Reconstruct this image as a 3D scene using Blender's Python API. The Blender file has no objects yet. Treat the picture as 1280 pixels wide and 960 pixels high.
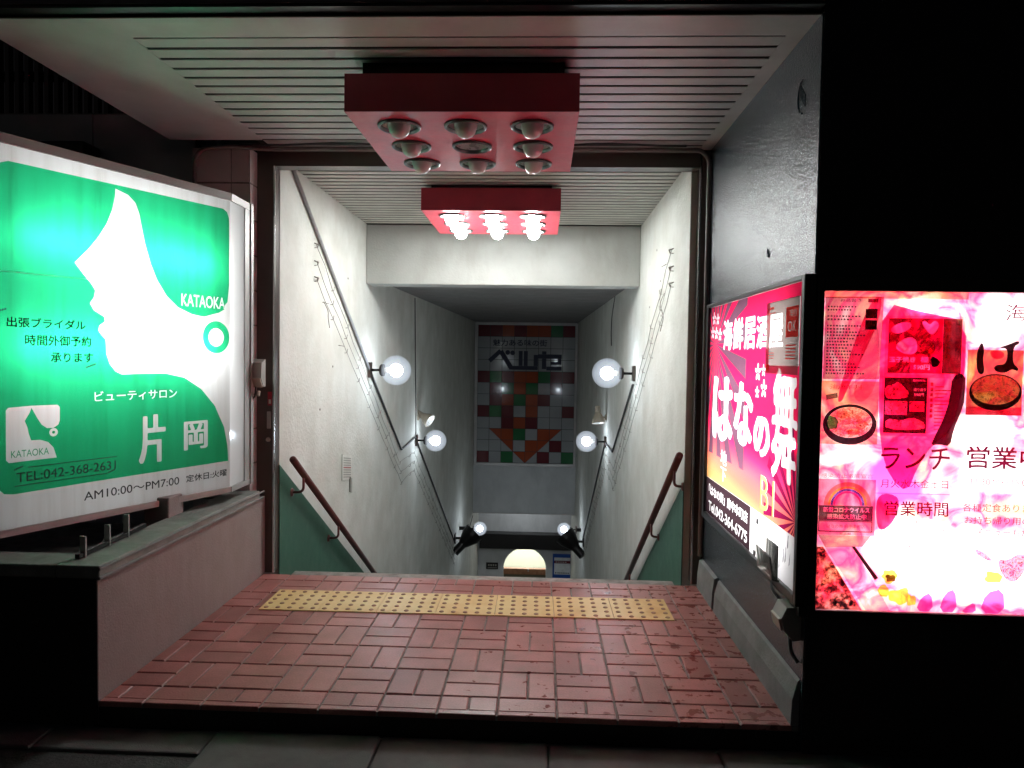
import bpy, bmesh, math, random
import numpy as np
from mathutils import Vector, Matrix, noise

S = bpy.context.scene
COL = S.collection
R = math.radians
random.seed(7)

# ------------------------------------------------------------------ camera, world, exposure
CAM_H = 1.28
F_PX, PITCH, YAW, ROLL = 879.64, -0.0363, 0.0408, 0.0150
cd = bpy.data.cameras.new('camera')
cam = bpy.data.objects.new('camera', cd)
COL.objects.link(cam)
fw = Vector((-math.sin(YAW), math.cos(YAW), 0)); rt = Vector((math.cos(YAW), math.sin(YAW), 0)); up = Vector((0, 0, 1))
f2 = fw * math.cos(PITCH) + up * math.sin(PITCH); u2 = up * math.cos(PITCH) - fw * math.sin(PITCH)
r3 = rt * math.cos(ROLL) + u2 * math.sin(ROLL); u3 = u2 * math.cos(ROLL) - rt * math.sin(ROLL)
cam.matrix_world = Matrix(((r3.x, u3.x, -f2.x, 0), (r3.y, u3.y, -f2.y, 0), (r3.z, u3.z, -f2.z, CAM_H), (0, 0, 0, 1)))
cd.sensor_fit = 'HORIZONTAL'; cd.sensor_width = 36.0; cd.lens = F_PX / 1280 * 36
cd.clip_start = 0.05; cd.clip_end = 2000
S.camera = cam

W = bpy.data.worlds.new('World'); S.world = W; W.use_nodes = True
wn = W.node_tree
sky = wn.nodes.new('ShaderNodeTexSky'); sky.sky_type = 'NISHITA'; sky.sun_disc = False
sky.sun_elevation = R(-4); sky.sun_rotation = R(200)
wn.links.new(sky.outputs[0], wn.nodes['Background'].inputs[0])
wn.nodes['Background'].inputs[1].default_value = 0.22

S.view_settings.view_transform = 'Standard'; S.view_settings.look = 'None'
S.view_settings.exposure = 0.0; S.view_settings.gamma = 1.0; S.view_settings.use_curve_mapping = False
S.cycles.max_bounces = 10; S.cycles.diffuse_bounces = 5; S.cycles.glossy_bounces = 4
S.cycles.transparent_max_bounces = 32
S.cycles.use_denoising = True
S.cycles.caustics_reflective = False; S.cycles.caustics_refractive = False
S.cycles.sample_clamp_indirect = 6.0

# lamp strengths (emission of the glowing bodies)
E_BULB = 140.0      # the nine lit bulbs of the inner fixture
E_GLOBE = 58.0     # bulbs inside the wall globes
E_GREEN = 86.0     # tubes of the salon sign
E_SIDE = 40.0      # tubes of the side lightbox
E_FRONT = 27.0     # tubes of the menu lightbox
E_ROOM = 24.0       # ceiling panel of the room behind the arch

# ------------------------------------------------------------------ helpers
MATS = {}
def nodes_of(name):
    m = bpy.data.materials.new(name); m.use_nodes = True
    nt = m.node_tree
    for n in list(nt.nodes): nt.nodes.remove(n)
    out = nt.nodes.new('ShaderNodeOutputMaterial')
    MATS[name] = m
    return m, nt, out
def N(nt, kind, **kw):
    n = nt.nodes.new(kind)
    for k, v in kw.items():
        if k[0] == 'i' and k[1:].isdigit(): n.inputs[int(k[1:])].default_value = v
        elif hasattr(n, k): setattr(n, k, v)
    return n
def c4(c): return (c[0], c[1], c[2], 1)
def ramp(nt, fac, stops):
    n = nt.nodes.new('ShaderNodeValToRGB'); e = n.color_ramp.elements
    while len(e) < len(stops): e.new(0.5)
    for k, (p, c) in enumerate(stops): e[k].position = p; e[k].color = c4(c)
    nt.links.new(fac, n.inputs[0]); return n.outputs[0]
def noise_tex(nt, scale, detail=4, rough=0.6, vec=None):
    n = N(nt, 'ShaderNodeTexNoise'); n.inputs['Scale'].default_value = scale
    n.inputs['Detail'].default_value = detail; n.inputs['Roughness'].default_value = rough
    if vec is None:
        g = N(nt, 'ShaderNodeNewGeometry'); vec = g.outputs['Position']
    nt.links.new(vec, n.inputs['Vector']); return n.outputs['Fac']
def surf(name, a, b=None, rough=0.6, metal=0.0, var=3.0, bump=None, bscale=200.0, fine=None, spec=0.5, coat=0.0, streak=None, bdist=0.004):
    """ordinary surface: two tones mixed by noise, optional bump, optional vertical streaks of dirt"""
    m, nt, out = nodes_of(name)
    p = N(nt, 'ShaderNodeBsdfPrincipled')
    p.inputs['Roughness'].default_value = rough; p.inputs['Metallic'].default_value = metal
    p.inputs['Specular IOR Level'].default_value = spec; p.inputs['Coat Weight'].default_value = coat
    if b is None: b = tuple(x * 0.82 for x in a)
    col = ramp(nt, noise_tex(nt, var, 6), [(0.35, a), (0.68, b)])
    if streak:
        g = N(nt, 'ShaderNodeNewGeometry'); mp = N(nt, 'ShaderNodeMapping'); mp.inputs['Scale'].default_value = (3.2, 3.2, 1.1)
        nt.links.new(g.outputs['Position'], mp.inputs['Vector'])
        sf = ramp(nt, noise_tex(nt, 1.0, 5, 0.65, mp.outputs[0]), [(0.48, (0, 0, 0)), (0.75, (1, 1, 1))])
        mx = N(nt, 'ShaderNodeMix', data_type='RGBA')
        nt.links.new(sf, mx.inputs[0]); nt.links.new(col, mx.inputs[6]); mx.inputs[7].default_value = c4(streak); col = mx.outputs[2]
    nt.links.new(col, p.inputs['Base Color'])
    if rough > 0.15:
        rr = N(nt, 'ShaderNodeMapRange'); nt.links.new(noise_tex(nt, var * 5, 3), rr.inputs[0])
        rr.inputs[3].default_value = rough * 0.8; rr.inputs[4].default_value = min(1, rough * 1.2); nt.links.new(rr.outputs[0], p.inputs['Roughness'])
    if bump:
        bn = N(nt, 'ShaderNodeBump'); bn.inputs['Strength'].default_value = bump; bn.inputs['Distance'].default_value = bdist
        h = noise_tex(nt, bscale, 3, 0.6); nt.links.new(h, bn.inputs['Height']); nt.links.new(bn.outputs[0], p.inputs['Normal'])
    nt.links.new(p.outputs[0], out.inputs[0]); return m
def glow(name, color, strength):
    m, nt, out = nodes_of(name)
    e = N(nt, 'ShaderNodeEmission'); e.inputs[0].default_value = c4(color); e.inputs[1].default_value = strength
    nt.links.new(e.outputs[0], out.inputs[0]); return m
def gloss_over(nt, sh, rough=0.06, w=0.05, fres=True):
    g = N(nt, 'ShaderNodeBsdfGlossy'); g.inputs['Roughness'].default_value = rough
    mx = N(nt, 'ShaderNodeMixShader')
    if fres:
        lw = N(nt, 'ShaderNodeFresnel'); lw.inputs[0].default_value = 1.45; nt.links.new(lw.outputs[0], mx.inputs[0])
    else: mx.inputs[0].default_value = w
    nt.links.new(sh, mx.inputs[1]); nt.links.new(g.outputs[0], mx.inputs[2]); return mx.outputs[0]
def acrylic(name, color=(0.8, 0.8, 0.8)):
    m, nt, out = nodes_of(name)
    t = N(nt, 'ShaderNodeBsdfTranslucent'); t.inputs[0].default_value = c4(color)
    d = N(nt, 'ShaderNodeBsdfDiffuse'); d.inputs[0].default_value = c4(tuple(x * 0.75 for x in color))
    mx = N(nt, 'ShaderNodeMixShader'); mx.inputs[0].default_value = 0.42
    nt.links.new(t.outputs[0], mx.inputs[1]); nt.links.new(d.outputs[0], mx.inputs[2])
    nt.links.new(gloss_over(nt, mx.outputs[0]), out.inputs[0]); return m
def film(name, color=None, colsock=None, body=0.06):
    """printed transparent film: colours the light that comes through it"""
    m, nt, out = nodes_of(name)
    t = N(nt, 'ShaderNodeBsdfTransparent'); d = N(nt, 'ShaderNodeBsdfDiffuse')
    if colsock: 
        s = colsock(nt); nt.links.new(s, t.inputs[0]); nt.links.new(s, d.inputs[0])
    else:
        t.inputs[0].default_value = c4(color); d.inputs[0].default_value = c4(color)
    mx = N(nt, 'ShaderNodeMixShader'); mx.inputs[0].default_value = body
    nt.links.new(t.outputs[0], mx.inputs[1]); nt.links.new(d.outputs[0], mx.inputs[2])
    nt.links.new(mx.outputs[0], out.inputs[0]); return m
def noisefilm(name, scale, stops, detail=4, stretch=(1, 1, 1), body=0.06):
    def cs(nt):
        g = N(nt, 'ShaderNodeNewGeometry'); mp = N(nt, 'ShaderNodeMapping'); mp.inputs['Scale'].default_value = stretch
        nt.links.new(g.outputs['Position'], mp.inputs['Vector'])
        return ramp(nt, noise_tex(nt, scale, detail, 0.6, mp.outputs[0]), stops)
    return film(name, colsock=cs, body=body)

LOC = {}
def setp(o, label=None, cat=None, group=None, kind=None):
    if label: o['label'] = label
    if cat: o['category'] = cat
    if group: o['group'] = group
    if kind: o['kind'] = kind
def thing(name, label, cat, loc=(0, 0, 0), group=None):
    o = bpy.data.objects.new(name, None); COL.objects.link(o); o.location = loc; o.empty_display_size = 0.1
    LOC[o.name] = Vector(loc); setp(o, label, cat, group); return o
def link_mesh(name, me, mat, parent=None, loc=None, smooth=False):
    me.name = name
    o = bpy.data.objects.new(name, me); COL.objects.link(o)
    base = LOC.get(parent.name, Vector((0, 0, 0))) if parent else Vector(loc or (0, 0, 0))
    org = Vector((0, 0, 0))
    if parent:
        o.parent = parent
        if len(me.vertices):
            pass
        me.transform(Matrix.Translation(-base))
    elif loc:
        me.transform(Matrix.Translation(-base)); o.location = base
    LOC[o.name] = base
    if mat and not me.materials: me.materials.append(MATS[mat] if isinstance(mat, str) else mat)
    if smooth: me.shade_smooth()
    return o
def obj(name, bm, mat, parent=None, loc=None, smooth=False):
    me = bpy.data.meshes.new(name); bmesh.ops.recalc_face_normals(bm, faces=bm.faces[:]); bm.to_mesh(me); bm.free()
    return link_mesh(name, me, mat, parent, loc, smooth)
def one(name, bm, mat, label, cat, loc=None, group=None, smooth=False):
    o = obj(name, bm, mat, None, loc, smooth); setp(o, label, cat, group); return o
def struct(name, bm, mat):
    o = obj(name, bm, mat); setp(o, kind='structure'); return o
def BM(): return bmesh.new()
def box(bm, x0, x1, y0, y1, z0, z1, bev=0.0):
    vs = [bm.verts.new(p) for p in ((x0, y0, z0), (x1, y0, z0), (x1, y1, z0), (x0, y1, z0), (x0, y0, z1), (x1, y0, z1), (x1, y1, z1), (x0, y1, z1))]
    fs = [bm.faces.new([vs[i] for i in q]) for q in ((0, 3, 2, 1), (4, 5, 6, 7), (0, 1, 5, 4), (1, 2, 6, 5), (2, 3, 7, 6), (3, 0, 4, 7))]
    if bev > 0:
        es = list({e for f in fs for e in f.edges}); bmesh.ops.bevel(bm, geom=es, offset=bev, segments=2, affect='EDGES', profile=0.5)
    return bm
def B(*a, **k): return box(BM(), *a, **k)
def hexa(bm, a, b):
    """solid between two quads of equal winding"""
    va = [bm.verts.new(p) for p in a]; vb = [bm.verts.new(p) for p in b]; n = len(va)
    bm.faces.new(va); bm.faces.new(vb[::-1])
    for i in range(n): bm.faces.new((va[i], va[(i + 1) % n], vb[(i + 1) % n], vb[i]))
    return bm
def prism_x(bm, prof, x0, x1): return hexa(bm, [(x0, y, z) for y, z in prof], [(x1, y, z) for y, z in prof])
def prism_y(bm, prof, y0, y1): return hexa(bm, [(x, y0, z) for x, z in prof], [(x, y1, z) for x, z in prof])
def tube(bm, pts, r, seg=8, cap=True):
    pts = [Vector(p) for p in pts]; rings = []
    n0 = None
    for i, p in enumerate(pts):
        t = ((pts[min(i + 1, len(pts) - 1)] - p).normalized() + (p - pts[max(i - 1, 0)]).normalized())
        t = t.normalized() if t.length > 1e-6 else Vector((0, 0, 1))
        if n0 is None: n0 = t.orthogonal().normalized()
        else: n0 = (n0 - t * n0.dot(t)); n0 = n0.normalized() if n0.length > 1e-6 else t.orthogonal().normalized()
        b0 = t.cross(n0); rr = r[i] if isinstance(r, (list, tuple)) else r
        rings.append([bm.verts.new(p + (n0 * math.cos(a) + b0 * math.sin(a)) * rr) for a in (2 * math.pi * k / seg for k in range(seg))])
    for a, b in zip(rings, rings[1:]):
        for k in range(seg): bm.faces.new((a[k], a[(k + 1) % seg], b[(k + 1) % seg], b[k]))
    if cap: bm.faces.new(rings[0][::-1]); bm.faces.new(rings[-1])
    return bm
def curve_pts(pts, rad=0.06, n=5):
    """polyline with its corners rounded"""
    pts = [Vector(p) for p in pts]; out = [pts[0]]
    for a, b, c in zip(pts, pts[1:], pts[2:]):
        d1 = (a - b); d2 = (c - b); r1 = min(rad, d1.length * .45, d2.length * .45)
        p, q = b + d1.normalized() * r1, b + d2.normalized() * r1
        for k in range(n + 1):
            t = k / n; out.append(p * (1 - t) ** 2 + b * 2 * t * (1 - t) + q * t * t)
    out.append(pts[-1]); return out
def lathe(bm, prof, M, seg=24):
    """prof: (radius, height) along the local z of M"""
    rings = []
    for r, h in prof:
        if r < 1e-6: rings.append([bm.verts.new(M @ Vector((0, 0, h)))])
        else: rings.append([bm.verts.new(M @ Vector((r * math.cos(2 * math.pi * k / seg), r * math.sin(2 * math.pi * k / seg), h))) for k in range(seg)])
    for a, b in zip(rings, rings[1:]):
        for k in range(seg):
            k2 = (k + 1) % seg
            if len(a) == 1 and len(b) == 1: continue
            if len(a) == 1: bm.faces.new((a[0], b[k], b[k2]))
            elif len(b) == 1: bm.faces.new((a[k2], a[k], b[0]))
            else: bm.faces.new((a[k], a[k2], b[k2], b[k]))
    return bm
def sphere_prof(r, a0=-90, a1=90, n=14): return [(max(0, r * math.cos(R(a0 + (a1 - a0) * k / n))) if 0 < k < n or abs(abs(a0 if k == 0 else a1) - 90) > .1 else 0, r * math.sin(R(a0 + (a1 - a0) * k / n))) for k in range(n + 1)]
def axis_frame(p, d):
    d = Vector(d).normalized(); return Matrix.Translation(p) @ d.to_track_quat('Z', 'Y').to_matrix().to_4x4()

class Plane:
    """a real board in the place: origin, right, up, outward normal"""
    def __init__(s, o, ex, ez, n): s.o, s.ex, s.ez, s.n = Vector(o), Vector(ex), Vector(ez), Vector(n)
    def p(s, u, v, d=0.0): return s.o + s.ex * u + s.ez * v + s.n * d
DG = None
def curve_fill_mesh(loops):
    cu = bpy.data.curves.new('fill', 'CURVE'); cu.dimensions = '2D'; cu.fill_mode = 'BOTH'
    for lp in loops:
        sp = cu.splines.new('POLY'); sp.points.add(len(lp) - 1)
        for q, (x, y) in zip(sp.points, lp): q.co = (x * 10, y * 10, 0, 1)
        sp.use_cyclic_u = True
    o = bpy.data.objects.new('fill', cu); COL.objects.link(o)
    dg = bpy.context.evaluated_depsgraph_get()
    me = bpy.data.meshes.new_from_object(o.evaluated_get(dg))
    bpy.data.objects.remove(o); bpy.data.curves.remove(cu)
    for v in me.vertices: v.co *= 0.1
    return me
TXT = {}
def glyph_loops(body, spacing=1.0, line=1.0):
    key = (body, spacing, line)
    if key in TXT: return TXT[key]
    c = bpy.data.curves.new('txt', 'FONT'); c.body = body; c.space_character = spacing; c.space_line = line
    if '\n' in body: c.align_x = 'CENTER'
    c.resolution_u = 3
    o = bpy.data.objects.new('txt', c); COL.objects.link(o)
    dg = bpy.context.evaluated_depsgraph_get(); dg.update()
    cu = o.to_curve(dg); loops = []
    for sp in cu.splines:
        lp = []
        if sp.type == 'BEZIER':
            bp = sp.bezier_points; n = len(bp)
            for i in range(n):
                a, b = bp[i], bp[(i + 1) % n]
                straight = (a.handle_right - a.co).length < 1e-4 and (b.handle_left - b.co).length < 1e-4
                straight = straight or (a.handle_right_type == 'VECTOR' and b.handle_left_type == 'VECTOR')
                m = 1 if straight else 4
                for k in range(m):
                    t = k / m; s = 1 - t
                    q = a.co * s**3 + a.handle_right * 3 * s * s * t + b.handle_left * 3 * s * t * t + b.co * t**3
                    if not lp or (Vector(lp[-1]) - Vector((q.x, q.y))).length > 1e-4: lp.append((q.x, q.y))
        else: lp = [(q.co.x, q.co.y) for q in sp.points]
        if len(lp) > 2: loops.append(lp)
    o.to_curve_clear(); bpy.data.objects.remove(o); bpy.data.curves.remove(c)
    TXT[key] = loops; return loops
def area(lp): return sum(a[0] * b[1] - b[0] * a[1] for a, b in zip(lp, lp[1:] + lp[:1])) / 2
def raster_loops(loops, dx, dy, res=110):
    """embolden outlines cleanly: fill on a grid, grow, soften, trace the contour"""
    P = [np.array(l, float) for l in loops]; A = np.concatenate(P)
    lo, hi = A.min(0), A.max(0); h = (hi[1] - lo[1]) / (res * max(1, round((hi[1] - lo[1]) / 1.1)))
    pad = int(max(dx, dy) / h) + 5
    nx, ny = int((hi[0] - lo[0]) / h) + 2 * pad, int((hi[1] - lo[1]) / h) + 2 * pad
    X = lo[0] + (np.arange(nx) - pad + .5) * h; Y = lo[1] + (np.arange(ny) - pad + .5) * h
    g = np.zeros((ny, nx), bool)
    for j, y in enumerate(Y):
        xs = []
        for p in P:
            q = np.roll(p, -1, 0); c = (p[:, 1] <= y) != (q[:, 1] <= y)
            if c.any(): xs.extend((p[c, 0] + (y - p[c, 1]) / (q[c, 1] - p[c, 1]) * (q[c, 0] - p[c, 0])).tolist())
        for x in xs: g[j] ^= X > x
    rx, ry = dx / h, dy / h; o = g.copy(); n = int(max(rx, ry)) + 1
    for b in range(-n, n + 1):
        for a in range(-n, n + 1):
            if (a / max(rx, .01)) ** 2 + (b / max(ry, .01)) ** 2 <= 1.0: o |= np.roll(np.roll(g, b, 0), a, 1)
    f = o.astype(float)
    for _ in range(2): f = (np.roll(f, 1, 0) + f + np.roll(f, -1, 0)) / 3; f = (np.roll(f, 1, 1) + f + np.roll(f, -1, 1)) / 3
    f += 1e-4; T = .5; nxt = {}
    def ix(j, i, e):                       # a crossing on the edge e of the cell (j, i), as a key shared with the neighbour cell
        return {0: ('h', j, i), 1: ('v', j, i + 1), 2: ('h', j + 1, i), 3: ('v', j, i)}[e]
    seg = {1: [(3, 0)], 2: [(0, 1)], 3: [(3, 1)], 4: [(1, 2)], 5: [(3, 2), (1, 0)], 6: [(0, 2)], 7: [(3, 2)], 8: [(2, 3)], 9: [(2, 0)], 10: [(0, 3), (2, 1)], 11: [(2, 1)], 12: [(1, 3)], 13: [(1, 0)], 14: [(0, 3)]}
    b_ = f > T; code = b_[:-1, :-1] * 1 + b_[:-1, 1:] * 2 + b_[1:, 1:] * 4 + b_[1:, :-1] * 8
    for j, i in zip(*np.nonzero((code > 0) & (code < 15))):
        for a, b in seg[int(code[j, i])]: nxt[ix(j, i, a)] = ix(j, i, b)
    def pt(k):
        d, j, i = k
        if d == 'h': t = (T - f[j, i]) / (f[j, i + 1] - f[j, i]); return (X[i] + t * h, Y[j])
        t = (T - f[j, i]) / (f[j + 1, i] - f[j, i]); return (X[i], Y[j] + t * h)
    out = []
    while nxt:
        k0 = next(iter(nxt)); k = k0; lp = []
        while k in nxt: lp.append(pt(k)); k = nxt.pop(k)
        if len(lp) > 12:
            q = lp[::2]; out.append([((a[0] + 2 * b[0] + c[0]) / 4, (a[1] + 2 * b[1] + c[1]) / 4) for a, b, c in zip(q[-1:] + q[:-1], q, q[1:] + q[:1])])
    return out
def text_loops(body, bbox, bold=0.0, vertical=False, wob=0.0, slant=0.0, **kw):
    """bbox u0,v0,u1,v1 on the board"""
    if vertical: body = '\n'.join(body)
    L = [list(l) for l in glyph_loops(body, **kw)]
    if bold: L = raster_loops(L, *(bold if isinstance(bold, tuple) else (bold, bold)))
    xs = [p[0] for l in L for p in l]; ys = [p[1] for l in L for p in l]
    x0, x1, y0, y1 = min(xs), max(xs), min(ys), max(ys); u0, v0, u1, v1 = bbox
    out = []
    for l in L:
        q = []
        for x, y in l:
            a, b = (x - x0) / (x1 - x0), (y - y0) / (y1 - y0)
            u, v = u0 + (u1 - u0) * a, v0 + (v1 - v0) * b + slant * a
            if wob:
                w = noise.noise_vector(Vector((u * 22, v * 22, 3.1))) * wob; u += w.x; v += w.y
            q.append((u, v))
        out.append(q)
    return out
def sheet(name, pl, loops, mat, parent, d, label=None, thick=0.0):
    """flat print or cut sheet lying d in front of the board"""
    me = curve_fill_mesh(loops)
    if thick:
        bm = BM(); bm.from_mesh(me); r = bmesh.ops.extrude_face_region(bm, geom=bm.faces[:])
        for v in [g for g in r['geom'] if isinstance(g, bmesh.types.BMVert)]: v.co.z += thick
        bm.to_mesh(me); bm.free()
    for v in me.vertices: v.co = pl.p(v.co.x, v.co.y, d + v.co.z)
    o = link_mesh(name, me, mat, parent)
    if label: o['label'] = label
    return o
def text(pl, body, bbox, mat, parent, d=0.004, name='lettering', **kw):
    return sheet(name, pl, text_loops(body, bbox, **kw), mat, parent, d)
def rect(u0, v0, u1, v1): return [(u0, v0), (u1, v0), (u1, v1), (u0, v1)]
def ell(cu, cv, ru, rv=None, n=36, a0=0, a1=360):
    rv = rv or ru; m = n if a1 - a0 >= 359 else n + 1
    return [(cu + ru * math.cos(R(a0 + (a1 - a0) * k / n)), cv + rv * math.sin(R(a0 + (a1 - a0) * k / n))) for k in range(m)]
def blob(cu, cv, ru, rv, seed, amp=0.25, n=30, f=1.3):
    out = []
    for k in range(n):
        a = 2 * math.pi * k / n; w = 1 + amp * noise.noise(Vector((math.cos(a) * f + seed * 7.3, math.sin(a) * f, seed)))
        out.append((cu + ru * w * math.cos(a), cv + rv * w * math.sin(a)))
    return out
def smooth_loop(lp, it=2):
    for _ in range(it):
        lp = [q for a, b in zip(lp, lp[1:] + lp[:1]) for q in (((a[0] * 3 + b[0]) / 4, (a[1] * 3 + b[1]) / 4), ((a[0] + b[0] * 3) / 4, (a[1] + b[1] * 3) / 4))]
    return lp
def copy_tree(o, loc, rotz, label):
    c = o.copy(); COL.objects.link(c); c.location = loc; c.rotation_euler = (0, 0, rotz); c['label'] = label
    for ch in list(o.children):
        d = ch.copy(); COL.objects.link(d); d.parent = c
        for g in list(ch.children):
            h = g.copy(); COL.objects.link(h); h.parent = d
    return c

# ------------------------------------------------------------------ materials
surf('plaster', (0.71, 0.715, 0.67), (0.56, 0.56, 0.505), 0.75, var=3.0, bump=0.65, bscale=42, streak=(0.62, 0.605, 0.545), bdist=0.006)
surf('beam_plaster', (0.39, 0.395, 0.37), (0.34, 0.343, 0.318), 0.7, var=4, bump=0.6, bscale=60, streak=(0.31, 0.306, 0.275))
surf('deep_plaster', (0.60, 0.61, 0.615), (0.52, 0.53, 0.54), 0.55, var=2.4, bump=0.4, bscale=60, streak=(0.45, 0.46, 0.465))
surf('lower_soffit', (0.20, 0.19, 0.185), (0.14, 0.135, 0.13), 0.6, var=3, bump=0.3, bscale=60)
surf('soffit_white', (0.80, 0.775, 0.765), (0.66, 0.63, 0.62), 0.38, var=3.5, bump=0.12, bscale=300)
surf('soffit_joint', (0.03, 0.027, 0.026), None, 0.8)
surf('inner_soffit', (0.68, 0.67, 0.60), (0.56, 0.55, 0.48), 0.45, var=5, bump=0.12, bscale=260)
surf('dark_paint', (0.030, 0.046, 0.058), (0.024, 0.037, 0.048), 0.15, var=4, bump=1.0, bscale=105, spec=1.0, bdist=0.0036)
surf('black_wall', (0.012, 0.012, 0.013), (0.009, 0.009, 0.010), 0.55, var=2, bump=0.2, bscale=90)
surf('black_metal', (0.014, 0.013, 0.013), None, 0.35, 0.3, var=8)
surf('bronze', (0.105, 0.082, 0.072), (0.085, 0.066, 0.058), 0.34, 0.35, var=6)
surf('aluminium', (0.50, 0.48, 0.47), (0.45, 0.43, 0.42), 0.42, 0.6, var=5)
surf('bright_edge', (0.75, 0.75, 0.74), None, 0.2, 0.95, var=12)
surf('pink_wall', (0.285, 0.235, 0.225), (0.235, 0.193, 0.185), 0.8, var=3, bump=0.7, bscale=110, streak=(0.215, 0.175, 0.165))
surf('coping', (0.26, 0.265, 0.24), (0.16, 0.165, 0.15), 0.75, var=9, bump=0.5, bscale=60)
surf('tile_column', (0.62, 0.54, 0.54), (0.54, 0.46, 0.46), 0.4, var=5)
surf('tile_dim', (0.45, 0.46, 0.46), (0.38, 0.39, 0.39), 0.45, var=3)
surf('mortar', (0.33, 0.30, 0.275), (0.15, 0.135, 0.12), 0.9, var=14, bump=0.5, bscale=200)
surf('concrete', (0.22, 0.225, 0.22), (0.135, 0.138, 0.136), 0.7, var=7, bump=0.4, bscale=110)
surf('paving', (0.105, 0.105, 0.097), (0.065, 0.065, 0.061), 0.75, var=6, bump=0.5, bscale=240)
surf('asphalt', (0.055, 0.055, 0.052), (0.03, 0.03, 0.029), 0.8, var=40, bump=1.0, bscale=120)
surf('dado_green', (0.030, 0.105, 0.066), (0.024, 0.086, 0.054), 0.55, var=3, bump=0.4, bscale=100)
surf('rail_red', (0.12, 0.026, 0.022), (0.085, 0.019, 0.017), 0.32, var=9)
surf('fixture_red', (0.34, 0.022, 0.045), (0.27, 0.018, 0.036), 0.45, var=5)
surf('fixture_red_worn', (0.62, 0.034, 0.068), (0.50, 0.028, 0.055), 0.42, var=7, streak=(0.50, 0.075, 0.095))
surf('ring_metal', (0.10, 0.11, 0.105), None, 0.35, 0.8, var=9)
surf('reflector', (0.88, 0.88, 0.86), None, 0.28, 0.35, var=6)
surf('frosted', (0.88, 0.85, 0.82), None, 0.22, 0.0, var=6, spec=0.6)
surf('beige_plastic', (0.42, 0.37, 0.29), (0.36, 0.31, 0.25), 0.45, var=8)
surf('grey_plastic', (0.36, 0.35, 0.31), (0.28, 0.27, 0.24), 0.5, var=8)
surf('wire_dark', (0.24, 0.215, 0.185), None, 0.6, var=20)
surf('cable_dark', (0.045, 0.045, 0.045), None, 0.55, var=20)
surf('conduit_grey', (0.42, 0.42, 0.43), (0.34, 0.34, 0.35), 0.45, var=9)
surf('conduit_brown', (0.20, 0.17, 0.16), (0.16, 0.13, 0.125), 0.5, var=9)
surf('paper', (0.72, 0.71, 0.66), (0.64, 0.63, 0.58), 0.7, var=9)
surf('ink', (0.02, 0.02, 0.022), None, 0.6, var=30)
surf('ink_navy', (0.015, 0.018, 0.05), None, 0.5, var=30)
surf('ink_red', (0.42, 0.03, 0.05), None, 0.6, var=30)
surf('ink_crimson', (0.20, 0.006, 0.03), None, 0.6, var=30)
surf('ink_maroon', (0.16, 0.01, 0.03), None, 0.5, var=30)
surf('sign_blue', (0.012, 0.085, 0.40), None, 0.35, var=9)
surf('sign_white', (0.70, 0.72, 0.74), None, 0.35, var=9)
surf('wood', (0.42, 0.20, 0.10), (0.30, 0.13, 0.06), 0.5, var=14)
surf('olive', (0.15, 0.14, 0.085), None, 0.6, var=4)
surf('cream', (0.74, 0.75, 0.68), (0.70, 0.71, 0.64), 0.6, var=2)
surf('lightbox_inside', (0.62, 0.62, 0.62), None, 0.7, var=3)
for nm, c in (('tile_white', (0.38, 0.39, 0.40)), ('tile_maroon', (0.15, 0.02, 0.028)), ('tile_orange', (0.38, 0.068, 0.024)), ('tile_green', (0.028, 0.17, 0.06))):
    surf(nm, c, tuple(x * 0.9 for x in c), 0.10, var=2, coat=0.3)
glow('lit_bulb', (0.955, 1.0, 0.995), E_BULB)
glow('lit_globe_bulb', (0.82, 0.91, 1.0), E_GLOBE)
glow('tube_green_sign', (0.97, 1.0, 0.99), E_GREEN)
glow('tube_side', (1.0, 0.97, 0.98), E_SIDE)
glow('tube_front', (1.0, 0.97, 0.95), E_FRONT)
glow('lobby_tube', (.93, .97, 1.0), 42.0); glow('room_lamp', (1.0, 1.0, 0.93), E_ROOM)
acrylic('face_white')

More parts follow.
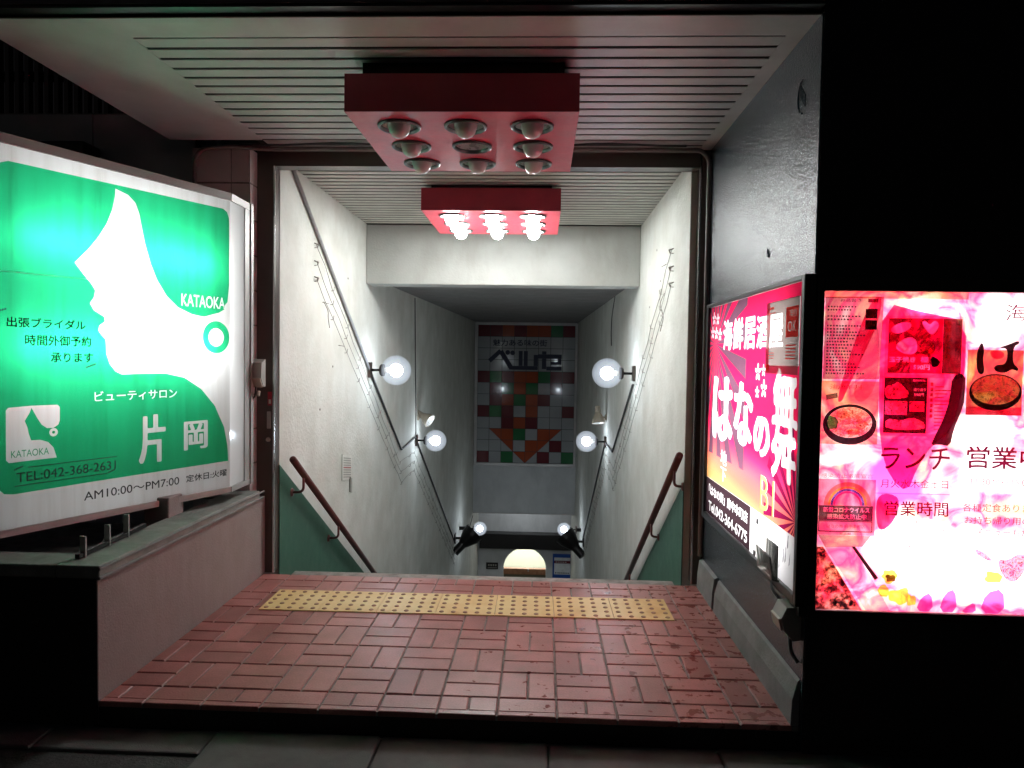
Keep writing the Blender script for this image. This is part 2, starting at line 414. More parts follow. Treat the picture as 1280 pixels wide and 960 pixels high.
def brick_material():
    m, nt, out = nodes_of('brick')
    p = N(nt, 'ShaderNodeBsdfPrincipled'); g = N(nt, 'ShaderNodeNewGeometry')
    tone = ramp(nt, g.outputs['Random Per Island'], [(0.0, (0.39, 0.150, 0.132)), (0.35, (0.46, 0.190, 0.17)), (0.7, (0.42, 0.168, 0.148)), (1.0, (0.33, 0.128, 0.112))])
    dirt = ramp(nt, noise_tex(nt, 5.5, 7, 0.65), [(0.38, (1, 1, 1)), (0.72, (0.66, 0.64, 0.62))])
    speck = ramp(nt, noise_tex(nt, 150, 3, 0.6), [(0.32, (0.80, 0.80, 0.80)), (0.6, (1.05, 1.05, 1.05))])
    mu = N(nt, 'ShaderNodeMix', data_type='RGBA', blend_type='MULTIPLY'); mu.inputs[0].default_value = 1
    nt.links.new(tone, mu.inputs[6]); nt.links.new(dirt, mu.inputs[7])
    mu2 = N(nt, 'ShaderNodeMix', data_type='RGBA', blend_type='MULTIPLY'); mu2.inputs[0].default_value = 1
    nt.links.new(mu.outputs[2], mu2.inputs[6]); nt.links.new(speck, mu2.inputs[7])
    # rain-wet spots: darker and shiny, mostly towards the right front
    sx = N(nt, 'ShaderNodeSeparateXYZ'); nt.links.new(g.outputs['Position'], sx.inputs[0])
    mr = N(nt, 'ShaderNodeMapRange'); nt.links.new(sx.outputs[0], mr.inputs[0]); mr.inputs[1].default_value = -1.0; mr.inputs[2].default_value = 0.7; mr.inputs[3].default_value = -0.12; mr.inputs[4].default_value = 0.05
    ad = N(nt, 'ShaderNodeMath', operation='ADD'); nt.links.new(noise_tex(nt, 17, 4, 0.55), ad.inputs[0]); nt.links.new(mr.outputs[0], ad.inputs[1])
    wet = ramp(nt, ad.outputs[0], [(0.625, (0, 0, 0)), (0.66, (1, 1, 1))])
    mx = N(nt, 'ShaderNodeMix', data_type='RGBA'); nt.links.new(wet, mx.inputs[0]); nt.links.new(mu2.outputs[2], mx.inputs[6]); mx.inputs[7].default_value = (0.20, 0.052, 0.042, 1)
    nt.links.new(mx.outputs[2], p.inputs['Base Color'])
    ro = N(nt, 'ShaderNodeMapRange'); nt.links.new(wet, ro.inputs[0]); ro.inputs[3].default_value = 0.33; ro.inputs[4].default_value = 0.07
    nt.links.new(ro.outputs[0], p.inputs['Roughness'])
    bn = N(nt, 'ShaderNodeBump'); bn.inputs['Strength'].default_value = 0.35; bn.inputs['Distance'].default_value = 0.002
    nt.links.new(noise_tex(nt, 130, 3), bn.inputs['Height']); nt.links.new(bn.outputs[0], p.inputs['Normal'])
    nt.links.new(p.outputs[0], out.inputs[0])
brick_material()
def tactile_material():
    m, nt, out = nodes_of('tactile_yellow')
    p = N(nt, 'ShaderNodeBsdfPrincipled')
    col = ramp(nt, noise_tex(nt, 4, 6, 0.6), [(0.35, (0.80, 0.62, 0.30)), (0.55, (0.74, 0.52, 0.21)), (0.70, (0.58, 0.34, 0.10))])
    nt.links.new(col, p.inputs['Base Color']); p.inputs['Roughness'].default_value = 0.42
    nt.links.new(p.outputs[0], out.inputs[0])
tactile_material()
surf('stud_brown', (0.38, 0.21, 0.12), (0.26, 0.13, 0.08), 0.6, var=25)  # studs browner than the yellow tiles

def globe_material():
    """milky lamp globe: clear enough to see the bulb, glowing softly itself"""
    m, nt, out = nodes_of('globe_glass')
    t = N(nt, 'ShaderNodeBsdfTransparent'); t.inputs[0].default_value = (0.90, 0.92, 0.94, 1)
    e = N(nt, 'ShaderNodeEmission'); e.inputs[0].default_value = (0.80, 0.88, 1.0, 1)
    lw = N(nt, 'ShaderNodeLayerWeight'); lw.inputs[0].default_value = 0.5
    dirt = ramp(nt, noise_tex(nt, 14, 4), [(0.35, (1, 1, 1)), (0.7, (.72, .72, .72))])
    mr = N(nt, 'ShaderNodeMapRange'); nt.links.new(lw.outputs['Facing'], mr.inputs[0]); mr.inputs[3].default_value = 0.42; mr.inputs[4].default_value = 0.10
    mu = N(nt, 'ShaderNodeMath', operation='MULTIPLY'); nt.links.new(mr.outputs[0], mu.inputs[0]); nt.links.new(dirt, mu.inputs[1])
    nt.links.new(mu.outputs[0], e.inputs[1])
    ad = N(nt, 'ShaderNodeAddShader'); nt.links.new(t.outputs[0], ad.inputs[0]); nt.links.new(e.outputs[0], ad.inputs[1])
    nt.links.new(ad.outputs[0], out.inputs[0])
    m.cycles.emission_sampling = 'NONE'
globe_material()

# ------------------------------------------------------------------ setting: ground
struct('street', B(-60, 60, -60, 2.472, -0.40, -0.104), 'asphalt')
bm = BM()
for k in range(-14, 14):
    x0 = -1.15 + .60 * k
    box(bm, x0, x0 + .593, 2.325 if k < 0 else 2.19, 2.4745, -0.30, -0.088 - 0.0025 * ((k * 7) % 3), 0.007)
struct('pavement', bm, 'paving')
struct('ground', B(-60, 60, 2.475, 4.4, -0.45, -0.10), 'mortar')

# brick platform in basket weave
XL, XRB, YF, YB = -1.603, 0.905, 2.4774, 4.012
struct('platform_base', B(XL - 0.02, 0.935, YF + 0.004, YB - 0.003, -0.30, -0.007), 'mortar')
struct('step_riser', B(XL - .02, .935, YF + .0005, YF + .0035, -.0995, -.022), 'black_wall')
bm = BM()
def brick(x0, x1, y0, y1, clipy=2.509):
    j = 0.0037
    x0, x1, y0, y1 = x0 + j, x1 - j, y0 + j, y1 - j
    x0, x1, y0, y1 = max(x0, XL), min(x1, XRB), max(y0, clipy), min(y1, YB)
    if x1 - x0 < 0.012 or y1 - y0 < 0.012: return
    dz = random.uniform(-0.0009, 0.0006); b = 0.0028
    lo = [(x0, y0, -0.02), (x1, y0, -0.02), (x1, y1, -0.02), (x0, y1, -0.02)]
    mi = [(a, c, -0.0028 + dz) for a, c, _ in lo]
    hi = [(x0 + b, y0 + b, dz + random.uniform(-.0005, .0005)), (x1 - b, y0 + b, dz + random.uniform(-.0005, .0005)), (x1 - b, y1 - b, dz + random.uniform(-.0005, .0005)), (x0 + b, y1 - b, dz + random.uniform(-.0005, .0005))]
    V = [[bm.verts.new(p) for p in r] for r in (lo, mi, hi)]
    bm.faces.new(V[2])
    for a, c in ((0, 1), (1, 2)):
        for k in range(4): bm.faces.new((V[a][k], V[a][(k + 1) % 4], V[c][(k + 1) % 4], V[c][k]))
Mw = 0.2165
for i in range(-8, 6):
    for j in range(-1, 8):
        x0, y0 = -0.139 + Mw * i, 2.61 + Mw * 1.003 * j
        if (i + j) % 2 == 0:
            brick(x0, x0 + Mw / 2, y0, y0 + Mw); brick(x0 + Mw / 2, x0 + Mw, y0, y0 + Mw)
        else:
            brick(x0, x0 + Mw, y0, y0 + Mw / 2); brick(x0, x0 + Mw, y0 + Mw / 2, y0 + Mw)
    brick(-0.139 + Mw * i, -0.139 + Mw * (i + 1), YF - 0.0048, 2.512, YF)
struct('floor', bm, 'brick')

# stairs going down, landing, lower flight, basement floor
bm = BM(); y, z = 4.016, 0.0
for k in range(13): z -= 0.172; box(bm, -1.555, 0.847, y, y + 0.284 if k < 12 else 8.66, z - 0.3, z); y += 0.282
y = 8.655
for k in range(17): z -= 0.163; box(bm, -1.555, 0.847, y, y + 0.272 if k < 16 else 18.2, z - 0.3, z); y += 0.270
BASE_Z = z
struct('stairs', bm, 'concrete')

# ------------------------------------------------------------------ ceilings and canopy
ZC = 2.463
bm = BM()
box(bm, -2.075, 0.945, YF, 2.629, ZC, ZC + 0.0045)                    # plain front border
box(bm, -2.075, -1.555, 2.6292, 3.867, ZC, ZC + 0.0045)               # plain left border
box(bm, 0.868, 0.945, 2.6292, 4.03, ZC + 0.0005, ZC + 0.0045)
y = 2.641
while y < 3.99:
    box(bm, -1.5548, 0.8678, y, min(y + 0.0715, 4.03), ZC + 0.001, ZC + 0.0042); y += 0.0948
struct('canopy_ceiling', bm, 'soffit_white')
bm = BM(); box(bm, -2.07, 0.94, 2.48, 3.86, ZC + 0.005, ZC + 0.32); box(bm, -1.60, 0.94, 3.8605, 4.15, ZC + 0.005, ZC + 0.32)
t = thing('canopy', 'black entrance canopy edge above the stair entrance', 'canopy', (-0.57, 3.2, ZC))
obj('roof_slab', bm, 'soffit_joint', t)
bm = BM(); box(bm, -2.10, 0.928, 2.425, 2.472, ZC + 0.012, 3.4)
obj('fascia', bm, 'black_metal', t)
bm = BM(); box(bm, -2.10, 0.928, 2.417, 2.4245, ZC + 0.022, ZC + 0.034)
obj('drip_edge', bm, 'bronze', t)

bm = BM(); y = 4.165
while y < 6.17:
    box(bm, -1.554, 0.846, y, min(y + 0.060, 6.178), 2.442, 2.4452); y += 0.0912
struct('stair_ceiling', bm, 'inner_soffit')
struct('stair_ceiling_backing', B(-1.7, 1.0, 4.155, 6.3, 2.4456, 2.60), 'soffit_joint')
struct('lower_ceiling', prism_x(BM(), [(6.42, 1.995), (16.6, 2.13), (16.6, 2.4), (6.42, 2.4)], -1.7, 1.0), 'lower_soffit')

# ------------------------------------------------------------------ walls of the stair
def wall_run(x0, x1, name, label):
    bm = BM()
    box(bm, x0, x1, 4.13, 18.3, BASE_Z - 0.3, 2.4455)
    return one(name, bm, 'plaster', label, 'wall', ((x0 + x1) / 2, 4.13, 0))
wall_run(-1.76, -1.555, 'plaster_wall', 'cream plaster wall on the left of the stairs, with a small paper notice')
wall_run(0.847, 1.05, 'plaster_wall', 'cream plaster wall on the right of the stairs, without any notice')
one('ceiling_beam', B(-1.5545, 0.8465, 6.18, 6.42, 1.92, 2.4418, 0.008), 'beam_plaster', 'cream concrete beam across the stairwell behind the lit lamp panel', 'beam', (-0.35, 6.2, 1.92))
t = thing('end_wall', 'grey wall at the far end of the stairwell carrying the mosaic sign', 'wall', (-0.35, 16.44, -2.37))
obj('wall', B(-1.5545, 0.8465, 16.44, 16.64, -2.37, 2.12), 'deep_plaster', t)
obj('edge_trim', B(-1.55, 0.842, 16.43, 16.4395, -2.375, -2.355), 'aluminium', t)
struct('basement_ceiling', B(-1.554, 0.846, 16.645, 18.2, -2.36, -2.2), 'deep_plaster')
# back wall with the arched opening
AC, AR, AZ = -0.339, 0.552, -4.18
pl = Plane((0, 18.1, 0), (1, 0, 0), (0, 0, 1), (0, -1, 0))
arch = [(AC - AR, -4.95)] + [(u, v) for u, v in ell(AC, AZ, AR, AR, 28, 180, 0)] if False else [(AC + AR, -4.75)] + ell(AC, AZ, AR, AR, 28, 0, 180) + [(AC - AR, -4.75)]
t = thing('back_wall', 'pale grey basement wall with an arched opening', 'wall', (-0.35, 18.1, BASE_Z))
sheet('wall', pl, [rect(-1.5545, BASE_Z, 0.8465, -2.37), arch], 'deep_plaster', t, -0.15, thick=0.15)
edge = [(AC + AR + .018, -4.75)] + ell(AC, AZ, AR + .018, AR + .018, 28, 0, 180) + [(AC - AR - .018, -4.75)]
sheet('arch_trim', pl, [edge, arch], 'sign_white', t, 0.001, thick=0.012)
one('roller_housing', B(-1.50, 0.84, 17.78, 18.095, -3.585, -3.20, 0.01), 'black_metal', 'black horizontal housing above the arched opening', 'housing', (-0.3, 17.9, -3.58))
t = thing('lobby_light', 'fluorescent ceiling light of the basement lobby behind the lintel', 'ceiling light', (-.35, 17.1, -2.40))
obj('casing', B(-.95, .25, 17.02, 17.18, -2.40, -2.361), 'sign_white', t)
obj('tube', tube(BM(), [(-.9, 17.1, -2.425), (.2, 17.1, -2.425)], .014, 10), 'lobby_tube', t, smooth=True)
# small lit room behind the arch
t = thing('arch_room', 'cream lit room seen through the arched opening', 'room', (AC, 19.0, BASE_Z))
bm = BM(); box(bm, -1.5, .85, 20.6, 20.7, BASE_Z, -2.6); box(bm, -1.6, -1.5, 18.26, 20.7, BASE_Z, -2.6); box(bm, .85, .95, 18.26, 20.7, BASE_Z, -2.6)
obj('wall', bm, 'cream', t)
obj('ceiling', B(-1.6, .95, 18.26, 20.7, -2.6, -2.5), 'cream', t)
obj('floor', B(-1.6, .95, 18.26, 20.7, BASE_Z - .1, BASE_Z - .001), 'olive', t)
obj('ceiling_lamp', B(-0.9, 0.2, 18.9, 20.0, -2.64, -2.602), 'room_lamp', t)
t = thing('counter', 'wooden counter rail over an olive panel inside the arched opening', 'counter', (AC, 18.2, BASE_Z))
obj('rail', B(AC - AR + .004, AC + AR - .004, 18.11, 18.24, -4.335, -4.18, 0.012), 'wood', t)
obj('panel', B(AC - AR + .004, AC + AR - .004, 18.13, 18.16, BASE_Z + .0, -4.337), 'olive', t)
obj('latch', B(AC + .08, AC + .11, 18.095, 18.1095, -4.25, -4.18), 'aluminium', t)
# signs on the back wall
t = thing('information_sign', 'blue and white information board right of the arched opening', 'sign', (0.62, 18.08, -5))
pb = Plane((0, 18.07, 0), (1, 0, 0), (0, 0, 1), (0, -1, 0))
obj('board', B(0.385, 0.90 - .055, 18.072, 18.098, -4.80, -3.76), 'sign_blue', t)
sheet('header_panel', pb, [rect(.425, -3.93, .843, -3.85)], 'sign_white', t, 0.001)
sheet('maroon_band', pb, [rect(.425, -4.0, .843, -3.932)], 'ink_maroon', t, 0.001)
sheet('text_panel', pb, [rect(.425, -4.29, .843, -4.002)], 'sign_white', t, 0.001)
sheet('lower_panel', pb, [rect(.39, -4.78, .843, -4.38)], 'sign_white', t, 0.001)
sheet('printed_line', pb, [rect(.46 + .06 * k, -3.975, .50 + .06 * k, -3.958) for k in range(5)], 'sign_white', t, 0.003)
sheet('printed_caption', pb, [rect(.455, -4.265, .485, -4.235)] + [rect(.51 + .045 * k, -4.262, .545 + .045 * k, -4.24) for k in range(7)], 'ink', t, 0.003)
sheet('no_smoking_mark', pb, [ell(.48, -4.50, .085), ell(.48, -4.50, .066)], 'ink_red', t, 0.003)
sheet('no_smoking_bar', pb, [[(.425, -4.46), (.437, -4.45), (.535, -4.54), (.523, -4.552)]], 'ink_red', t, 0.0035)
sheet('cigarette_mark', pb, [rect(.435, -4.51, .515, -4.492)], 'ink', t, 0.0025)
text(pb, 'この館内', (.585, -4.54, .835, -4.47), 'ink', t, 0.003)
t = thing('wall_plaque', 'small black plaque left of the arched opening', 'plaque', (-1.18, 18.09, -4.1))
obj('plate', B(-1.34, -1.03, 18.075, 18.098, -4.20, -4.03), 'black_metal', t)
ps = Plane((0, 18.073, 0), (1, 0, 0), (0, 0, 1), (0, -1, 0))
sheet('lettering', ps, [rect(-1.29 + .06 * k, -4.12, -1.25 + .06 * k, -4.07) for k in range(4)] + [rect(-1.30, -4.17, -1.06, -4.155)], 'grey_plastic', t, 0.001)

# green dado along the steps
def dado(x0, x1, z0, slope, y0, label):
    zz = lambda y: z0 - slope * (y - y0)
    bm = BM(); prism_x(bm, [(4.125, -0.002 - 2.3), (4.125, zz(4.125)), (7.6, zz(7.6)), (7.6, -2.3)], x0, x1)
    return one('green_dado', bm, 'dado_green', label, 'dado', ((x0 + x1) / 2, 4.13, 0))
dado(-1.5545, -1.550, 0.662, 0.6245, 4.065, 'green painted dado sloping down the left stair wall')
dado(0.842, 0.8465, 0.668, 0.631, 3.97, 'green painted dado sloping down the right stair wall')

# ------------------------------------------------------------------ mosaic sign on the end wall
t = thing('mosaic_sign', 'tall framed mosaic of white, red, orange and green tiles with a big downward arrow', 'mosaic sign', (-0.345, 16.40, -1.24))
FX0, FX1, FZ0, FZ1 = -1.475, 0.785, -1.165, 2.055
bm = BM()
for a in ((FX0 - .075, FX0, FZ0 - .075, FZ1 + .07), (FX1, FX1 + .06, FZ0 - .075, FZ1 + .07), (FX0, FX1, FZ1, FZ1 + .07), (FX0, FX1, FZ0 - .075, FZ0)):
    box(bm, a[0], a[1], 16.38, 16.437, a[2], a[3], 0.006)
obj('frame', bm, 'aluminium', t)
rows = ['MMOMOOGM', 'WWWWWWWW', 'WWWWWWWW', 'WWWWWWWW', 'MGMOOGMM', 'WMGOGWMW', 'WMOGOMWW', 'MGMWOWWM', 'WWMOMWWW', 'WWOGWOWW', 'WWWWOWMW', 'MWGWWMWG']
tw, th = (FX1 - FX0) / 8, (FZ1 - FZ0) / 12
bms = {k: BM() for k in 'WMOG'}
def mt(bm, pts, y=16.404): hexa(bm, [(a, y, b) for a, b in pts], [(a, 16.4118, b) for a, b in pts])
for r_, row in enumerate(rows):
    for c_, ch in enumerate(row):
        x0, z1 = FX0 + tw * c_, FZ1 - th * r_; g = 0.005
        q = [(x0 + g, z1 - th + g), (x0 + tw - g, z1 - th + g), (x0 + tw - g, z1 - g), (x0 + g, z1 - g)]
        bl, br, tr_, tl = q
        if (r_, c_) in ((9, 1), (10, 2), (11, 3)): mt(bms['O'], [br, tr_, tl]); mt(bms['W'], [bl, (br[0] - .006, br[1]), (tl[0], tl[1] - .006)])
        elif (r_, c_) in ((9, 6), (10, 5), (11, 4)): mt(bms['O'], [bl, tr_, tl]); mt(bms['W'], [(bl[0] + .006, bl[1]), br, (tr_[0], tr_[1] - .006)])
        else: mt(bms[ch], q)
pan = B(FX0, FX1, 16.412, 16.4375, FZ0, FZ1)
for k_, key in enumerate('WMOG'):
    for f in bms[key].faces: f.material_index = k_ + 1
    tmp = bpy.data.meshes.new('tmp'); bmesh.ops.recalc_face_normals(bms[key], faces=bms[key].faces[:]); bms[key].to_mesh(tmp); pan.from_mesh(tmp); bpy.data.meshes.remove(tmp)
po = obj('tile_panel', pan, 'ink', t)
for mm in ('tile_white', 'tile_maroon', 'tile_orange', 'tile_green'): po.data.materials.append(MATS[mm])
pm = Plane((0, 16.4035, 0), (1, 0, 0), (0, 0, 1), (0, -1, 0))
gx = lambda q: FX0 + (600 + q / 10.667 - 599) * (FX1 - FX0) / 118.0
gz = lambda q: FZ1 - (400 + q / 10.667 - 405) * (FZ1 - FZ0) / 175.0
def bar(a, b, w):
    a = Vector((gx(a[0]), gz(a[1]))); b = Vector((gx(b[0]), gz(b[1]))); d = (b - a).normalized(); n = Vector((-d.y, d.x)) * w
    return [tuple(a + n), tuple(b + n), tuple(b - n), tuple(a - n)]
text(pm, '魅力ある味の街', (gx(185), gz(335), gx(885), gz(245)), 'ink_navy', t, 0.001, bold=0.02)
for lp in (bar((140, 540), (285, 400), .05), bar((285, 405), (430, 640), .055), bar((415, 628), (768, 628), .045), bar((545, 400), (545, 600), .045), bar((612, 400), (612, 600), .045),
           bar((742, 450), (742, 600), .05), bar((770, 470), (1078, 470), .05), bar((850, 400), (850, 440), .05), bar((850, 500), (850, 640), .05), bar((880, 632), (1078, 632), .045), bar((1050, 500), (1050, 580), .045), bar((935, 560), (1030, 560), .035)):
    sheet('logo_stroke', pm, [lp], 'ink_navy', t, 0.002 + random.uniform(0, .0015))
sheet('logo_dots', pm, [ell(gx(376), gz(422), .055), ell(gx(440), gz(427), .055)], 'ink_navy', t, 0.001)

# ------------------------------------------------------------------ shutter frame of the doorway
t = thing('shutter_frame', 'dark bronze shutter frame around the top of the stairs', 'door frame', (-0.35, 4.05, 0))
p_ = obj('post', B(-1.655, -1.558, 4.035, 4.128, 0.001, 2.452), 'bronze', t)
obj('lock', lathe(BM(), [(0, .018), (.008, .017), (.012, .008), (.014, 0)], axis_frame((-1.585, 4.035, .785), (0, -1, 0)), 16), 'aluminium', p_, smooth=True)
obj('latch_plate', B(-1.592, -1.568, 4.028, 4.0345, .85, .95, .003), 'aluminium', p_)
obj('edge_strip', B(-1.5575, -1.549, 4.031, 4.046, 0.001, 2.368), 'bright_edge', p_)
q_ = obj('post', B(0.884, 0.950, 4.035, 4.128, 0.001, 2.452), 'bronze', t)
obj('edge_strip', B(0.876, 0.8835, 4.031, 4.046, 0.001, 2.368), 'bright_edge', q_)
bm = BM(); box(bm, -1.5575, 0.8775, 4.035, 4.128, 2.367, 2.452)
obj('lintel', bm, 'bronze', t)
st = thing('door_sticker', 'small red and white sticker on the left bronze post', 'sticker', (-1.565, 4.03, 1.02))
pk = Plane((0, 4.0335, 0), (1, 0, 0), (0, 0, 1), (0, -1, 0))
sheet('paper', pk, [rect(-1.588, .985, -1.563, 1.065)], 'ink_red', st, 0.001); sheet('white_half', pk, [rect(-1.582, .995, -1.568, 1.02)], 'paper', st, 0.002)

# conduit over the doorway
bm = BM(); tube(bm, curve_pts([(-1.955, 3.905, 1.6), (-1.955, 3.905, 2.425), (-1.72, 3.905, 2.441), (-1.60, 3.955, 2.441), (0.86, 3.955, 2.441), (0.915, 3.985, 2.40), (0.915, 3.985, 0.18)], 0.09, 7), 0.013, 10)
one('conduit', bm, 'conduit_brown', 'brown conduit pipe bending over the doorway and down both sides', 'pipe', (-0.5, 3.95, 2.44), smooth=True)
bm = BM(); tube(bm, [(-1.7 + .13 * k, 3.90, 2.451 - .006 * math.sin(k * 1.1)) for k in range(20)], 0.006, 6)
one('cable', bm, 'cable_dark', 'thin black cable along the back edge of the canopy ceiling', 'cable', (-0.5, 3.9, 2.45), smooth=True)

# ------------------------------------------------------------------ left: tiled column, background wall, planter
t = thing('tiled_column', 'tiled column behind the salon sign', 'column', (-1.82, 4.0, 0))
obj('core', B(-1.98, -1.659, 3.937, 4.30, 0, 2.44), 'mortar', t)
bm = BM()
for k in range(12):
    z0 = 0.06 + k * 0.199
    box(bm, -1.658, -1.652, 3.934, 4.034, z0, z0 + .190, .002); 
    for a, b in ((-1.982, -1.762), (-1.757, -1.660)): box(bm, a, b, 3.930, 3.9365, z0, z0 + .190, .002)
obj('tiles', bm, 'tile_column', t)
t = thing('background_wall', 'dim tiled wall far left behind the green sign', 'wall', (-3, 4.4, 0))
obj('core', B(-6.5, -1.985, 4.005, 4.3, -.1, 2.655), 'mortar', t)
bm = BM()
for i in range(8):
    for j in range(5): box(bm, -2.0 - .6 * (i + 1) + .006, -2.0 - .6 * i, 3.993, 4.0045, .15 + .5 * j, .15 + .5 * j + .494)
obj('tiles', bm, 'tile_dim', t)
t = thing('louvre_fence', 'black vertical bar grille above the dim tiled wall', 'grille', (-3, 4.5, 2.72))
bm = BM()
for k in range(60): box(bm, -5.6 + k * .06, -5.575 + k * .06, 4.10, 4.14, 2.657, 3.9)
obj('bars', bm, 'bronze', t); obj('rail', B(-5.7, -2.0, 4.145, 4.18, 2.9, 2.95), 'bronze', t)
one('wall_box', B(-2.83, -2.55, 3.84, 3.9925, 2.15, 2.45, .01), 'black_metal', 'black box on the dim tiled wall above the green sign', 'box', (-2.7, 3.9, 2.2))
one('building_mass', B(-12, 8, 8.0 + 11, 30, -.1, 9), 'black_wall', 'unlit building rising behind the entrance', 'building', (-2, 20, 0))

t = thing('planter_wall', 'low pinkish rendered wall with a concrete coping under the green sign', 'low wall', (-1.7, 3.2, 0))
bm = BM(); box(bm, -1.735, XL, YF - .001, 4.034, -.089, .455)
obj('wall', bm, 'pink_wall', t)
obj('front_wall', B(-4.5, -1.7355, YF, 2.60, -.089, .455), 'black_wall', t)
obj('front_coat', B(-1.7352, XL - .0015, YF - .006, YF - .0015, -.087, .454), 'black_wall', t)
bm = BM(); box(bm, -1.755, XL + .012, YF - .012, 3.931, .4555, .504, .006); box(bm, -4.5, -1.7555, YF - .012, 2.62, .4555, .504, .006)
obj('coping', bm, 'coping', t)
bm = BM(); box(bm, XL + .0005, XL + .017, YF - .014, 3.98, .452, .464, .003); box(bm, XL + .0125, XL + .019, YF - .016, 3.98, .488, .498, .002)
obj('coping_bead', bm, 'concrete', t)
obj('soil', B(-4.5, -1.756, 2.622, 4.3, -.08, .28), 'mortar', t)
t = thing('sign_bracket', 'black rail with pale metal uprights on the low wall below the green sign', 'bracket', (-1.72, 2.8, .504))
bm = BM(); tube(bm, [(-1.716, 2.53, .518), (-1.742, 3.02, .518)], .012, 4)
obj('rail', bm, 'black_metal', t)
for x_, y_, h_ in ((-1.716, 2.565, .585), (-1.726, 2.73, .59), (-1.733, 2.87, .60)):
    obj('upright', B(x_ - .011, x_ + .011, y_ - .004, y_ + .004, .5045, h_), 'aluminium', t)
obj('support_block', B(-1.86, -1.74, 3.22, 3.36, .29, .60, .006), 'pink_wall', t)

# ------------------------------------------------------------------ left lightbox of the salon
e2 = Vector((0.4160, 0.9094, 0)).normalized(); n2 = Vector((e2.y, -e2.x, 0))
sp = Plane((-2.080, 2.600, 0.570), e2, (0, 0, 1), n2)
SL, SH, CH = 1.105, 1.532, 0.25
t = thing('salon_sign', 'large lit green and white beauty salon sign with a white face profile', 'lightbox sign', (-1.9, 3.1, 0.57))
def splan(d_in, z0, z1, bm):
    """plan outline of the box (front, chamfer ends), inset by d_in"""
    a = sp.p(0 + d_in * .3, 0, -d_in); b = sp.p(SL - d_in * .3, 0, -d_in)
    cr = Vector((-0.02, 1, 0)).normalized(); c = b + cr * (CH - d_in)
    cl = Vector((-0.97, 0.25, 0)).normalized(); d = a + cl * (CH - d_in)
    return [d, a, b, c]
P = splan(0, 0, 0, None)
def band(bm, pts, z0, z1, thick, off):
    for a, b in zip(pts, pts[1:]):
        dv = (b - a).normalized(); nn = Vector((dv.y, -dv.x, 0))
        hexa(bm, [tuple(a + nn * off + Vector((0, 0, z0 - a.z))), tuple(b + nn * off + Vector((0, 0, z0 - b.z))), tuple(b + nn * off + Vector((0, 0, z1 - b.z))), tuple(a + nn * off + Vector((0, 0, z1 - a.z)))],
             [tuple(a + nn * (off - thick) + Vector((0, 0, z0 - a.z))), tuple(b + nn * (off - thick) + Vector((0, 0, z0 - b.z))), tuple(b + nn * (off - thick) + Vector((0, 0, z1 - b.z))), tuple(a + nn * (off - thick) + Vector((0, 0, z1 - a.z)))])
# translucent face, bent at both ends
me = bpy.data.meshes.new('face'); zz0, zz1 = .57 + .012, .57 + SH - .012
me.from_pydata([(p.x, p.y, z_) for p in P for z_ in (zz0, zz1)], [], [(0, 2, 3, 1), (2, 4, 5, 3), (4, 6, 7, 5)])
link_mesh('face', me, 'face_white', t)
bm = BM(); band(bm, P, .57 - .012, .57 + .016, .03, .010); band(bm, P, .57 + SH - .030, .57 + SH + .008, .03, .010)
for q in (P[3], P[0]): box(bm, q.x - .016, q.x + .016, q.y - .006, q.y + .026, .558, .57 + SH + .008)
ch_ = (P[3] - P[2]).normalized(); cn_ = Vector((ch_.y, -ch_.x, 0)); q0, q1 = P[3] - ch_ * .07, P[3]
hexa(bm, [tuple(Vector((a.x, a.y, .587)) + cn_ * .008) for a in (q0, q1)] + [tuple(Vector((a.x, a.y, 2.071)) + cn_ * .008) for a in (q1, q0)], [tuple(Vector((a.x, a.y, .587)) + cn_ * .001) for a in (q0, q1)] + [tuple(Vector((a.x, a.y, 2.071)) + cn_ * .001) for a in (q1, q0)])
obj('frame', bm, 'aluminium', t)
bk = [P[0] + Vector((-.0, .03, 0)), P[3] + Vector((0, .03, 0))]
bm = BM()
hexa(bm, [tuple(Vector((p.x, p.y, .566))) for p in (P[0], P[1], P[2], P[3])], [tuple(Vector((p.x, p.y, .572))) for p in (P[0], P[1], P[2], P[3])])
hexa(bm, [tuple(Vector((p.x, p.y, .57 + SH - .004))) for p in (P[0], P[1], P[2], P[3])], [tuple(Vector((p.x, p.y, .57 + SH + .003))) for p in (P[0], P[1], P[2], P[3])])
bvec = (P[3] - P[0]).normalized(); bn_ = Vector((bvec.y, -bvec.x, 0))
hexa(bm, [tuple(Vector((p.x, p.y, z_))) for p, z_ in ((P[0], .56), (P[3], .56), (P[3], 2.10), (P[0], 2.10))], [tuple(Vector((p.x, p.y, z_)) - bn_ * .02) for p, z_ in ((P[0], .56), (P[3], .56), (P[3], 2.10), (P[0], 2.10))])
obj('casing', bm, 'lightbox_inside', t)
for v_, u0, u1 in ((1.160, .08, 1.02), (0.74, .06, 1.02)):
    obj('fluorescent_tube', tube(BM(), [sp.p(u0, v_, -.10), sp.p(u1, v_, -.10)], .013, 10), 'tube_green_sign', t, smooth=True)
